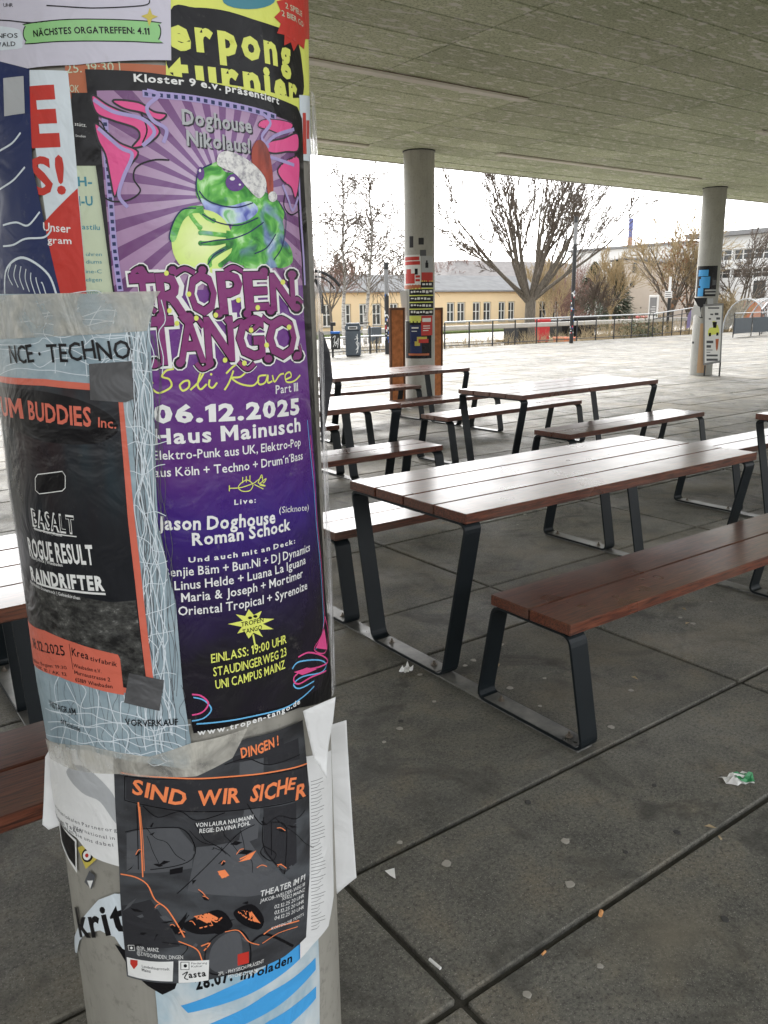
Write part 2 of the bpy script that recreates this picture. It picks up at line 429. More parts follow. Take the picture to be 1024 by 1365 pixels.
picnic(3.05, 5.79, 'dark picnic table behind the poster column, its benches ending beside it', bolts=False)
picnic(6.20, 5.52, 'picnic table in the second row, directly behind the large foreground one', rz=math.radians(2.5), bolts=False)
picnic(5.98, 8.18, 'farthest picnic table, standing before the wooden boards of the middle column', rz=math.radians(1.5), bolts=False)
# ================================================================== FAR COLUMN EXTRAS
M['corten'] = simple('orange_brown_board', (.42, .15, .055), .75, .3, 0, .45, 14, .2, 80)
M['framebrown'] = simple('brown_board_frame', (.13, .06, .035), .6, .3, 0, .3, 20)
def board(pxl, pxr, pyt, dist_y, label):
    a = at(pxl, 520, 1, dist_y); b = at(pxr, 520, 1, dist_y); zt = at((pxl+pxr)/2, pyt, 1, dist_y)[2]
    o = empty('wooden_board', (a[0], dist_y, 0), label, 'board', 'brown boards beside the middle column')
    wv = b[0]-a[0]
    MB().box(.03, wv-.03, -.008, .008, .1, zt-.035, .002).build('panel', M['corten'], o)
    MB().box(0, .03, -.02, .02, 0, zt, .002).build('post', M['framebrown'], o)
    MB().box(wv-.03, wv, -.02, .02, 0, zt, .002).build('post', M['framebrown'], o)
    MB().box(.03, wv-.03, -.018, .018, zt-.035, zt, .002).build('rail', M['framebrown'], o)
    MB().box(.03, wv-.03, -.018, .018, .07, .1, .002).build('rail', M['framebrown'], o)
board(520.5, 540, 410, 10.03, 'orange-brown board standing against the left side of the middle column')
board(574.5, 589.5, 410, 10.09, 'brown board standing against the right side of the middle column')
# ================================================================== BACKGROUND BUILDINGS
M['ochre'] = simple('ochre_plaster', (.82, .63, .4), .85, .2, 0, .06, .7, .1, 40)
M['ochre_d'] = simple('ochre_trim', (.46, .27, .13), .8, .2, 0, .1, 2)
M['slate'] = simple('grey_roofing', (.14, .143, .145), .95, .05, 0, .25, 1.5)
M['glass'] = NM('dark_window_glass', .08, .8, 0, (.05, .055, .055)).m
M['whiteframe'] = simple('white_window_frame', (.72, .71, .68), .5, .4, 0, .04)
M['stone'] = simple('pale_stone', (.45, .43, .39), .8, .3, 0, .12, 3)
M['white'] = simple('white_painted_wall', (.74, .74, .72), .8, .2, 0, .05, .5)
M['beige'] = simple('beige_gable_plaster', (.5, .43, .36), .85, .2, 0, .1, 1)
M['terra'] = simple('terracotta_panel', (.5, .2, .11), .7, .3, 0, .15, 3)
M['grey'] = simple('mid_grey_metal', (.22, .22, .22), .5, .4, 0, .1, 3)
M['railsteel'] = simple('galvanised_rail', (.5, .51, .51), .45, .5, .4, .12, 6)
M['dark'] = simple('black_painted_metal', (.015, .015, .016), .45, .5, 0, .2, 8)
M['bin'] = simple('grey_plastic_bin', (.07, .085, .1), .5, .4, 0, .12, 8)
M['red'] = simple('red_container', (.5, .03, .035), .5, .4, 0, .1, 5)
M['orange'] = simple('orange_box', (.75, .15, .05), .5, .4, 0, .1, 5)
M['blue'] = simple('blue_lid', (.02, .12, .42), .5, .4, 0, .1, 5)
M['paperwhite'] = simple('printed_white', (.78, .78, .76), .5, .4, 0, .04, 5)
M['ink'] = simple('printed_black', (.02, .02, .02), .5, .4, 0, .1, 5)
def window(parent, x0, x1, z0, z1, y, ax=0, mull=2, trans=1, frame='whiteframe', d=.06):
    """window in plane y=const (ax 0, running along x) or x=const (ax 1, running along y)"""
    c = np.array([(x0+x1)/2, y, (z0+z1)/2]) if ax == 0 else np.array([y, (x0+x1)/2, (z0+z1)/2])
    mb = MB(); t = .08; W, Hh = (x1-x0)/2, (z1-z0)/2
    def bx(a0, a1, b0, b1, d0, d1, mbb):
        if ax == 0: mbb.box(a0, a1, d0, d1, b0, b1)
        else: mbb.box(d0, d1, a0, a1, b0, b1)
    bx(-W, W, Hh-t, Hh, -d, 0, mb); bx(-W, W, -Hh, -Hh+t, -d, 0, mb); bx(-W, -W+t, -Hh+t, Hh-t, -d, 0, mb); bx(W-t, W, -Hh+t, Hh-t, -d, 0, mb)
    for k in range(1, mull): xx = -W+2*W*k/mull; bx(xx-t*.6, xx+t*.6, -Hh+t, Hh-t, -d+.01, 0, mb)
    for k in range(1, trans+1): zz = -Hh+2*Hh*k/(trans+1)+.05; bx(-W+t, W-t, zz-.03, zz+.03, -d+.005, -.001, mb)
    key = ('win', round(W, 2), round(Hh, 2), ax, mull, trans, frame)
    if key not in pm:
        g = MB(); bx(-W+t*.5, W-t*.5, -Hh+t*.5, Hh-t*.5, -.03, .02, g); pm[key] = (mb.mesh('window'), g.mesh('pane'))
    f = link('window', pm[key][0], M[frame], parent, tuple(c-np.array(parent.location)))
    link('pane', pm[key][1], M['glass'], f, (0, 0, 0)); return f
# ---- long yellow building: front wall at y = 50, running along X
yb = empty('yellow_building', (22, 50, -.6), 'long low yellow building with white windows and grey roof behind the railing', 'building')
o_ = (22, 50, -.6); YE = 2.5
mb = MB(o_); X0b, X1b = 22, 57.0
pairs = [(146, 158.5), (180, 218), (255, 293), (310, 348), (385, 420), (500, 533), (628, 660), (672, 705), (738, 770), (783, 815), (848, 876), (889, 916)]
wins = []
for a, b in pairs: wins.append((at(400+a/3.2, 421, 1, 50)[0], at(400+b/3.2, 421, 1, 50)[0]))
wins[0] = (wins[1][0]-1.62, wins[1][0]-.88); wins[5] = (39.55, 40.3)
for a, b in ((8, 36), (50, 80), (108, 132)): wins.append((at(704+a/3.2, 411, 1, 50)[0], at(704+b/3.2, 411, 1, 50)[0]))
wins = [(wins[0][0]-3.1, wins[0][0]-2.35), (wins[0][0]-4.6, wins[0][0]-3.85)] + wins
wins.sort(); ZW0, ZW1 = .1, 1.63
# wall built as piers, sill band and head band so every window is a real opening
mb.box(X0b, X1b, 50, 50.35, -.6, ZW0-.06); mb.box(X0b, X1b, 50, 50.35, ZW1+.02, YE-.1)
prev = X0b
for a, b in wins: mb.box(prev, a-.02, 50.001, 50.349, ZW0-.06, ZW1+.02); prev = b+.02
mb.box(prev, X1b, 50.001, 50.349, ZW0-.06, ZW1+.02); mb.box(X0b, X0b+.3, 50.36, 59, -.6, YE-.1); mb.box(X1b-.3, X1b, 50.36, 59, -.6, YE-.1)
mb.build('wall', M['ochre'], yb)
MB(o_).box(X0b-.05, X1b+.05, 49.95, 49.997, -.6, -.2).build('plinth', M['stone'], yb)
MB(o_).box(X0b-.3, X1b+.3, 49.75, 50.1, YE-.1, YE-.02).build('eave_board', M['ochre_d'], yb)
MB(o_).box(X0b-.3, X1b+.3, 49.62, 49.745, YE-.06, YE+.06).build('gutter', M['grey'], yb)
MB(o_).prism([(49.7, YE-.015), (59.6, YE-.015), (55, 3.9), (49.7, YE+.03)], X0b-.3, X1b+.3, 0).build('roof', M['slate'], yb)
for i, (a, b) in enumerate(wins):
    f = window(yb, a, b, ZW0, ZW1, 50.16, 0, 2, 1)
    MB().box(-(b-a)/2-.06, (b-a)/2+.06, -.26, -.165, -.82, -.77).build('sill', M['stone'], f)
MB(o_).box(24, X1b, 50.6, 50.7, -.5, 2.2).build('interior', simple('dim_interior', (.08, .07, .06), .9, .1), yb)
# ---- second roof behind
hb = empty('hipped_building', (53, 62, -.6), 'building with a steep grey-brown hipped roof rising behind the yellow building', 'building')
h_ = (53, 62, -.6); mb = MB(h_); mb.box(53.6, 77, 62.3, 72, -.6, 4.0); mb.build('wall', M['beige'], hb)
mb = MB(h_); mb.add([(53, 62, 4.02), (78, 62, 4.02), (78, 73, 4.02), (53, 73, 4.02), (57.5, 66, 5.9), (74, 66, 5.9), (74, 69, 5.9), (57.5, 69, 5.9)], [(0, 1, 5, 4), (1, 2, 6, 5), (2, 3, 7, 6), (3, 0, 4, 7), (4, 5, 6, 7), (3, 2, 1, 0)])
mb.build('roof', simple('old_brown_roof', (.2, .19, .185), .95, .05, 0, .2, 2), hb)
# ---- beige gable house in the right middle
gx = 61; a = at(829, 395, 0, gx); b = at(876, 395, 0, gx); zt = at(834, 346, 0, gx)[2]; ze = at(876, 352, 0, gx)[2]
gh = empty('gable_house', (gx, b[1], -.6), 'small beige house gable with two narrow dark openings, behind the bare shrubs', 'house')
MB((gx, b[1], -.6)).prism([(b[1], -.6), (b[1], ze), (a[1]-.6, zt), (a[1]+1.2, zt-.15), (a[1]+1.8, -.6)], gx, gx+8, 0).build('wall', M['beige'], gh)
MB((gx, b[1], -.6)).prism([(b[1]-.2, ze+.02), (a[1]-.6, zt+.02), (a[1]+1.4, zt-.13), (a[1]+1.4, zt+.02), (a[1]-.6, zt+.2), (b[1]-.2, ze+.2)], gx-.15, gx+8.2, 0).build('roof', M['slate'], gh)
for (px, py, hh) in ((846.5, 357, .85), (843, 379, .5)):
    q = at(px, py, 0, gx); MB((gx, b[1], -.6)).box(gx-.05, gx+.03, q[1]-.22, q[1]+.22, q[2]-hh/2, q[2]+hh/2).build('window', M['glass'], gh)
# ---- long white building, facade in the plane x = 70 running along Y
FX = 70; yR, yL = 20., at(791, 331, 0, FX)[1]+3
zroof = at(1000, 306, 0, FX)[2]
wb = empty('white_building', (FX, yR, -.6), 'long white modern building with two rows of dark windows at the right edge', 'building')
b_o = (FX, yR, -.6)
ztop1, zbot1 = at(980, 332, 0, FX)[2], at(980, 347, 0, FX)[2]
ztop2, zbot2 = at(980, 358, 0, FX)[2], at(980, 371, 0, FX)[2]
yW = at(950, 340, 0, FX)[1]
mb = MB(b_o)
mb.box(FX, FX+12, yR, yW, ztop1, zroof-.4); mb.box(FX, FX+12, yR, yW, ztop2, zbot1); mb.box(FX, FX+12, yR, yW, -.1, zbot2)
mb.box(FX, FX+12, yW, yL, -.6, zroof-.75)
mb.box(FX+.5, FX+12, yR, yW, zbot1+.001, ztop1-.001); mb.box(FX+.5, FX+12, yR, yW, zbot2+.001, ztop2-.001)
mb.build('wall', M['white'], wb)
MB(b_o).box(FX-.7, FX+12.5, yR-.5, yW+2.5, zroof-.38, zroof).build('roof', M['grey'], wb)
MB(b_o).box(FX-.2, FX+12.5, yW+2.51, yL+.3, zroof-.74, zroof-.5).build('roof', M['grey'], wb)
def wrow(z0, z1, pw=1.9):
    y = yR+.2
    while y+pw < yW:
        window(wb, y+.08, y+pw-.08, z0, z1, FX+.3, 1, 2, 1, d=.1); 
        MB(b_o).box(FX+.02, FX+.28, y-.07, y+.07, z0, z1).build('pier', M['white'], wb)
        y += pw
wrow(zbot1, ztop1); wrow(zbot2, ztop2)
for k in range(8):
    y0 = yR+1+k*2.6; MB(b_o).box(FX-.06, FX-.005, y0, y0+2.5, -.1, 1.35).build('terracotta_panel', M['terra'], wb)
for k, (px, py) in enumerate(((884, 372), (893, 373), (1012, 388))):
    q = at(px, py, 0, FX); MB(b_o).box(FX-.05, FX-.003, q[1]-.55, q[1]+.55, q[2]-.7, q[2]+.9).build('window', M['glass'], wb)
# ---- chimney
q = at(841, 306, 0, 150); q2 = at(842, 291, 0, 150)
ch = empty('chimney_stack', (150, q[1], -.6), 'tall thin chimney, brick below and blue above, far behind the roofs', 'chimney')
MB((150, q[1], -.6)).lathe([(.52, 0), (.48, q[2]-1)], (150, q[1], -.6), 12).build('brick_shaft', simple('faded_brick', (.42, .25, .2), .8, .2), ch)
MB((150, q[1], -.6)).lathe([(.48, q[2]-.99), (.46, q2[2]+.6)], (150, q[1], -.6), 12).build('blue_top', simple('blue_cladding', (.14, .16, .36), .6, .3), ch)
# ---- pale object behind birches: flat pale canopy roof on the left
q = at(452, 374, 1, 61.5)
pk = empty('pavilion', (q[0], 61.5, -.6), 'small white flat-roofed pavilion behind the birches at the left', 'pavilion')
# kept low and thin, roof plate and four posts
MB((q[0], 61.5, -.6)).box(q[0]-3.5, q[0]+1.3, 60.6, 62.4, q[2]+.1, q[2]+.45, .05).build('roof', M['white'], pk)
for dx in (-3.2, 1.0):
    for yy in (60.8, 62.2): MB((q[0], 61.5, -.6)).box(q[0]+dx-.05, q[0]+dx+.05, yy-.05, yy+.05, -.6, q[2]+.1).build('post', M['white'], pk)
# ================================================================== TREES
def bark(name, c1, c2, sc_=(6, 6, 1.5)):
    m = NM(name, .9, .15); a = m.noise(m.pos(sc_), 3, 5, .7); m.col(m.ramp(a, [(.35, c1), (.65, c2)])); return m.m
M['bark'] = bark('grey_brown_bark', (.085, .072, .058), (.19, .165, .135))
M['twig'] = bark('twig_brown', (.1, .08, .065), (.17, .14, .115))
M['twigred'] = bark('twig_reddish', (.2, .12, .1), (.3, .2, .165))
M['twigyel'] = bark('twig_yellow', (.3, .235, .14), (.42, .34, .21))
M['birch'] = bark('birch_bark', (.12, .11, .1), (.6, .58, .54), (1, 1, 5))
MINR = .0155
def grow(mb_big, mb_small, p, d, L, r, depth, rs, up=.12, wob=.16, kids=(4, 6), spread=.75, thr=.018, shrink=.62, nseg=5, start=.25, droop=0):
    pts = [np.array(p, float)]; rads = [r]; d = np.array(d, float); d /= np.linalg.norm(d); dirs = [d]
    for i in range(nseg):
        d = d + np.array([rs.gauss(0, wob), rs.gauss(0, wob), rs.gauss(0, wob)]) + np.array([0, 0, up if depth > 1 else up-droop])
        d /= np.linalg.norm(d); pts.append(pts[-1]+d*L/nseg); rads.append(max(MINR*.8, r*(1-.8*(i+1)/nseg))); dirs.append(d)
    (mb_big if r > thr else mb_small).tube(pts, rads, 6 if r > .05 else (4 if r > thr else 3), False)
    if depth <= 0: return
    n = rs.randint(*kids)
    for k in range(n):
        t = start+(1-start)*(k+rs.random())/n; i = min(nseg-1, int(t*nseg)); fr = t*nseg-i
        q = pts[i]*(1-fr)+pts[i+1]*fr; rr = (rads[i]*(1-fr)+rads[i+1]*fr)
        a = np.cross(dirs[i], [rs.gauss(0, 1), rs.gauss(0, 1), rs.gauss(0, 1)]); a /= np.linalg.norm(a)+1e-9
        s = spread*rs.uniform(.6, 1.25); nd = dirs[i]*math.cos(s)+a*math.sin(s)
        grow(mb_big, mb_small, q, nd, L*shrink*rs.uniform(.7, 1.15)*(1.15-.5*t), max(MINR, rr*.6), depth-1, rs, up, wob, kids, spread, thr, shrink, max(3, nseg-1), .15, droop)
def tree(px, y, base_z, seed, label, limbs, trunk=(.3, 2.2), cat='tree', group=None, big='bark', small='twig', name='bare_tree', axis=1, x=None, **kw):
    rs = random.Random(seed); c = at(px, 440, axis, y) if x is None else np.array([x, y, 0])
    t = empty(name, (c[0], c[1], base_z), label, cat, group)
    b, s = MB(), MB(); R0, H0 = trunk
    pts = [(0, 0, -.1), (rs.uniform(-.03, .03), 0, H0*.5), (rs.uniform(-.06, .06), 0, H0)]
    b.tube([np.array(q) for q in [(0, 0, -.1), (0, 0, .15)]+pts[1:]], [R0*1.35, R0*1.08, R0*.95, R0*.85], 10, False)
    for (d, L, r, dp) in limbs: grow(b, s, np.array([0, 0, H0*rs.uniform(.85, 1.0)])+np.array([d[0], d[1], 0])*R0*.3, d, L, r, dp, rs, **kw)
    b.build('trunk', M[big], t, smooth=True); s.build('crown', M[small], t)
    return t
# big plane tree: fan of limbs. e = direction across the picture (to the right) at that place
def fan(cx, n, rs, lean=1.1, L=(4.8, 6.4), r=.13, dp=4):
    e = np.array([_r[0], _r[1], 0]); g = np.array([-e[1], e[0], 0]); out = []
    for k in range(n):
        t = -1+2*(k+.5)/n; a = t*lean+rs.uniform(-.06, .06)
        d = e*math.sin(a)+np.array([0, 0, 1])*math.cos(a)+g*rs.uniform(-.55, .55)
        out.append((d, rs.uniform(*L)*(1-.12*abs(t)), r*rs.uniform(.75, 1.15), dp))
    return out
tree(706, 30, -.6, 11, 'large bare spreading tree with thick trunk between railing and yellow building', fan(0, 14, random.Random(4), lean=1.0, L=(4.9, 6.2)), (.29, 2.4), up=.07, wob=.075, kids=(4, 5), spread=.42, shrink=.6, thr=.03, start=.22)
e3 = np.array([_r[0], _r[1], 0])
def bir(n, L, rs): return [(np.array([rs.uniform(-.08, .08), rs.uniform(-.08, .08), 1]), L, .085, 0)]
for (px, sd, H, lab) in ((487, 5, 9.2, 'birch with pale trunk just left of the black and white lamp column'), (460, 9, 9.0, 'leftmost birch standing next to the poster column edge')):
    rs = random.Random(sd); c = at(px, 440, 1, 38); t = empty('birch_tree', (c[0], 38, -.6), lab, 'birch tree', 'birches before the yellow building')
    b, s = MB(), MB(); P = [np.array([0, 0, 0.])]; 
    for k in range(9): P.append(P[-1]+np.array([rs.gauss(0, .09), rs.gauss(0, .09), H/9]))
    b.tube(P, [.12*(1-.09*k) for k in range(10)], 8, False)
    for k in range(46):
        i = rs.uniform(2.6, 8.8); q = P[int(i)]*(1-i % 1)+P[int(i)+1]*(i % 1); an = rs.uniform(0, 6.28)
        grow(s, s, q, (math.cos(an)*1.1, math.sin(an)*1.1, rs.uniform(.5, 1.1)), (9.6-i)*.42*rs.uniform(.8, 1.2)+.6, .036, 2, rs, up=.03, wob=.17, kids=(4, 6), spread=.7, droop=.22, thr=.04)
    b.build('trunk', M['birch'], t, smooth=True); s.build('crown', M['twig'], t)
# thicket of bare reddish trees behind the yellow building (left) and others
def bush(px, y, axis, base_z, seed, H, W, label, small='twigred', n=40, depth=2, name='bare_shrub', cat='shrub', group=None, x=None, r=.03):
    rs = random.Random(seed); c = at(px, 440, axis, y)
    t = empty(name, (c[0], c[1], base_z), label, cat, group); s = MB()
    for k in range(n):
        an = rs.uniform(0, 6.28); q = rs.uniform(0, 1)**.5; sl_ = q*W/H
        grow(s, s, (rs.gauss(0, W*.12), rs.gauss(0, W*.12), 0), (math.cos(an)*sl_, math.sin(an)*sl_, 1), H*rs.uniform(.7, 1.0)*(1-.25*q), r, depth, rs, up=.03, wob=.08, kids=(4, 6), spread=.45, shrink=.5)
    s.build('branches', M[small], t); return t
far = [(438, 63, 5.4), (470, 66, 5.9), (505, 64, 5.2), (535, 67, 5.6), (603, 66, 6.6), (415, 60, 4.8)]
FARL = ['reddish bare tree behind the pale pavilion roof at the left', 'reddish bare tree behind the yellow building between the two birches', 'reddish bare tree behind the roof, left of the black and white lamp column', 'reddish bare tree behind the roof, touching the left of the middle column', 'reddish bare tree behind the yellow roof, right of the middle column', 'reddish bare tree at the far left, mostly hidden by the poster column']
for i, (px, y, H) in enumerate(far):
    rs = random.Random(40+i)
    bush(px, y, 1, -.6, 40+i, H+.6, H*.55, FARL[i], 'twigred', 26, 3, 'bare_tree', 'tree', 'bare trees behind the yellow building', r=.06)
tree(545, 60, -.6, 77, 'tall thin bare tree behind the yellow building beside the middle column', fan(0, 6, random.Random(9), .6, (3.6, 4.6), .08, 3), (.14, 2.8), wob=.12, kids=(4, 6), spread=.5)
tree(442, 44, -.6, 78, 'small bare tree at the very left, close to the poster column', fan(0, 6, random.Random(12), .8, (2.2, 3.2), .06, 3), (.09, 2.0), wob=.15, kids=(4, 6), spread=.6, small='twigred')
# right garden
def conifer(px, x, label, H, W, seed, mat):
    rs = random.Random(seed); c = at(px, 430, 0, x); t = empty('evergreen_tree', (x, c[1], -.6), label, 'tree')
    MB().tube([np.array([0, 0, 0]), np.array([0, 0, H*.95])], [.16, .03], 8).build('trunk', M['bark'], t)
    V = []; F = []
    for k in range(5200):
        h = rs.uniform(.04, 1)**.9; rr = W*(1-h)**.75*(.35+.65*rs.random()**.4)*(1+.25*math.sin(9*h*3+k % 7)); an = rs.uniform(0, 6.283)
        c0 = np.array([rr*math.cos(an), rr*math.sin(an), H*h-.25*rr]); s_ = rs.uniform(.06, .15)
        d1 = np.array([math.cos(an), math.sin(an), rs.uniform(-.6, .4)])*s_*1.6; d2 = np.array([-math.sin(an), math.cos(an), rs.uniform(-.5, .5)])*s_*.5
        n = len(V); V += [c0-d1-d2*.3, c0+d2, c0+d1, c0-d2]; F.append((n, n+1, n+2, n+3))
    mb = MB(); mb.v = [tuple(v) for v in V]; mb.f = F; mb.build('crown', mat, t); return t
M['ever'] = simple('evergreen_needles', (.075, .09, .06), .8, .2, 0, .5, 2.5)
M['ever2'] = simple('evergreen_leaves', (.11, .12, .075), .8, .2, 0, .5, 2.5)
conifer(819, 50, 'dark evergreen with a pointed top left of the beige gable', 5.0, 1.7, 3, M['ever'])
conifer(790, 54, 'broad dull green evergreen behind the yellowish bare trees', 5.2, 2.6, 4, M['ever2'])
tree(813, 0, -.6, 21, 'slender yellowish bare tree in front of the evergreens', fan(0, 9, random.Random(2), .45, (2.4, 3.4), .05, 3), (.09, 1.3), axis=1, x=at(813, 440, 0, 42)[0], small='twigyel', big='twigyel', up=.1, spread=.4) if False else None
def garden(px, X, *a, **k): c = at(px, 440, 0, X); return tree(px, c[1], *a, x=X, **k)
garden(813, 43, -.6, 21, 'slender yellowish bare tree standing before the evergreens', fan(0, 9, random.Random(2), .4, (2.6, 3.4), .05, 3), trunk=(.08, 1.3), small='twigyel', big='twigyel', up=.08, spread=.4, wob=.1)
garden(733, 40, -.6, 22, 'thin yellow-green willow shrub right of the large tree trunk', fan(0, 8, random.Random(6), .5, (2.8, 3.8), .035, 3), trunk=(.06, .5), small='twigyel', big='twigyel', up=.08, spread=.35, wob=.1)
garden(795, 41, -.6, 23, 'small grey bare tree right of the sticker-covered lamp column', fan(0, 7, random.Random(8), .7, (1.6, 2.3), .03, 3), trunk=(.05, 1.0), up=.08, spread=.5, wob=.14)
garden(893, 40, -.6, 24, 'tree with leftover brown seed clusters behind the information post', fan(0, 9, random.Random(18), .55, (3.2, 4.4), .07, 3), trunk=(.1, 1.6), small='twigyel', up=.08, spread=.55, wob=.13)
garden(915, 41, -.6, 25, 'bare tree partly hidden by the right round column', fan(0, 8, random.Random(19), .5, (2.6, 3.6), .06, 3), trunk=(.09, 1.6), small='twigyel', up=.08, spread=.55, wob=.13)
garden(985, 44, -.6, 26, 'bare grey tree before the white building, right of the right column', fan(0, 8, random.Random(20), .95, (2.6, 3.6), .07, 3), trunk=(.09, 1.4), up=.05, spread=.6, wob=.16)
for (px, X, H, W, sd, lab, mt, n) in ((966, 42, 2.6, 1.5, 1, 'round twiggy tan shrub right of the right column', 'twigyel', 60), (855, 40, 1.25, 1.6, 2, 'low reddish shrub in front of the beige gable', 'twigred', 60), (836, 41, 1.3, 1.6, 3, 'low reddish shrub left of the grey sign board', 'twigred', 60),
    (775, 42, 1.6, 1.5, 4, 'brownish shrub right behind the lamp column with stickers', 'twigred', 46), (875, 42, 1.5, 1.2, 8, 'tan shrub between the sign board and the information post', 'twigyel', 40), (752, 52, 5.4, 3.0, 12, 'reddish-brown thicket tree behind the lamp column', 'twigred', 30), (775, 56, 5.2, 3.2, 13, 'reddish-brown thicket tree left of the broad evergreen', 'twigred', 30)):
    bush(px, X, 0, -.6, 60+sd, H, W, lab, mt, n, 2, name='bare_shrub' if H < 4 else 'bare_tree', cat='shrub' if H < 4 else 'tree', group='shrubs in the garden beyond the railing')
# seed clusters / last leaves on the two trees
for (px, X, sd, lab) in ((893, 40, 5, ''), (915, 41, 6, '')):
    c = at(px, 440, 0, X); rs = random.Random(sd); mb = MB()
    for k in range(520):
        an = rs.uniform(0, 6.28); h = rs.uniform(1.6, 5.6); rr = rs.uniform(.2, 1)*(1.5-abs(h-3.3)*.38); q = np.array([rr*math.cos(an), rr*math.sin(an), h]); s_ = rs.uniform(.03, .075)
        mb.add([q+np.array([rs.gauss(0, s_), rs.gauss(0, s_), rs.gauss(0, s_)]) for _ in range(3)], [(0, 1, 2)])
    par = [o for o in bpy.data.objects if o.get('category') == 'tree' and abs(o.location.x-X) < .01 and abs(o.location.y-c[1]) < .01][0]
    mb.build('last_leaves', simple('dry_leaf_brown', (.25, .14, .08), .8, .2, 0, .4, 8), par)
# yellow winter bushes along the railing (ground cover) and hedge
def cover(name, x0, x1, y0, y1, z0, H, n, mat, seed, label, cat='hedge'):
    rs = random.Random(seed); mb = MB((x0, y0, z0))
    for k in range(n):
        q = np.array([rs.uniform(x0, x1), rs.uniform(y0, y1), z0]); d = np.array([rs.gauss(0, .3), rs.gauss(0, .3), 1.]); d /= np.linalg.norm(d)
        L = H*rs.uniform(.5, 1.05); mid = q+d*L*.5; e = q+d*L+np.array([rs.gauss(0, .08), rs.gauss(0, .08), 0])*H
        mb.tube([q, mid, e], [.009, .007, .004], 3, False)
        for j in range(2):
            m2 = q+d*L*rs.uniform(.3, .9); mb.tube([m2, m2+np.array([rs.gauss(0, .15), rs.gauss(0, .15), rs.uniform(.1, .25)])], [.006, .003], 3, False)
    o = mb.build(name, mat, None, loc=(x0, y0, z0)); return tag(o, label, cat)
cover('hedge', 16, 30, 23.3, 24.6, -.6, 1.05, 700, M['twigyel'], 1, 'thin dry yellow shrubs growing just behind the railing left of the lamp column', 'shrubs')
cover('hedge', 30, 38, 24.0, 26, -.6, 1.3, 600, M['twigyel'], 2, 'dry brownish shrubs behind the railing right of the lamp column', 'shrubs')
mb = MB((32.5, 24.1, -.6)); rs = random.Random(9)
for k in range(2600):
    q = np.array([32.9+rs.gauss(0, .75), 24.7+rs.gauss(0, .4), -.5+abs(rs.gauss(0, .5))]); s_ = .05
    mb.add([q+np.array([rs.gauss(0, s_), rs.gauss(0, s_), rs.gauss(0, s_)]) for _ in range(3)], [(0, 1, 2)])
tag(mb.build('evergreen_shrub', M['ever2'], None, loc=(32.5, 24.1, -.6)), 'low green leafy shrub behind the railing under the grey sign board', 'shrub')
# ================================================================== RAILINGS
def railing(P0, P1, zt0, zt1, n, label, double=False, base=0., low=.1):
    P0 = np.array([*P0, 0.]); P1 = np.array([*P1, 0.]); t = empty('railing', tuple(P0), label, 'railing')
    z = np.array([0, 0, 1.]); org = tuple(P0)
    MB(org).tube([P0+z*zt0, P1+z*zt1], .026, 8).build('handrail', M['railsteel'], t)
    MB(org).tube([P0+z*(base+low), P1+z*(base+low)], .016, 6).build('lower_rail', M['dark'], t)
    if double: MB(org).tube([P0+z*(zt0-.22), P1+z*(zt1-.22)], .02, 6).build('middle_rail', M['dark'], t)
    for k in range(n):
        f = k/(n-1); q = P0+(P1-P0)*f; h = zt0+(zt1-zt0)*f
        MB(org).box(q[0]-.025, q[0]+.025, q[1]-.012, q[1]+.012, -.1, h-.02).build('post', M['dark'], t)
    return t
railing((19.0, 22.45), (30.6, 22.45), .92, .98, 11, 'long grey railing running behind the lamp column across the middle of the picture')
railing((30.9, 22.45), (37.5, 24.6), .98, 1.2, 6, 'rising grey ramp railing ending behind the right round column', double=True)
railing((34.2, 19.4), (38.5, 21.6), 1.1, 1.35, 4, 'ramp railing beside the dark panels at the right edge', double=True)
railing((13.9, 22.45), (17.1, 22.45), .55, .55, 4, 'low dark railing between the grey bin and the middle column')
# stair rails right of bin: two tall dark posts with sloped rail
t = empty('stair_rail', (14.9, 22.0, 0), 'dark sloping stair rail just right of the grey waste bin', 'stair rail')
o3 = (14.9, 22.0, 0)
MB(o3).tube([(14.72, 22.0, .62), (15.35, 22.6, .98), (15.85, 22.6, .98)], .022, 6).build('handrail', M['dark'], t)
for x in (14.95, 15.6): MB(o3).box(x-.02, x+.02, 22.2, 22.24, -.02, .9).build('post', M['dark'], t)
# low pale wall / ramp parapet behind the railing
MB((19, 27.2, -.6)).box(19, 44, 27.2, 27.6, .42, .62, .03).build('parapet_wall', M['stone'], None, loc=(19, 27.2, -.6), label='long low pale parapet wall seen just behind the top rail', cat='wall')
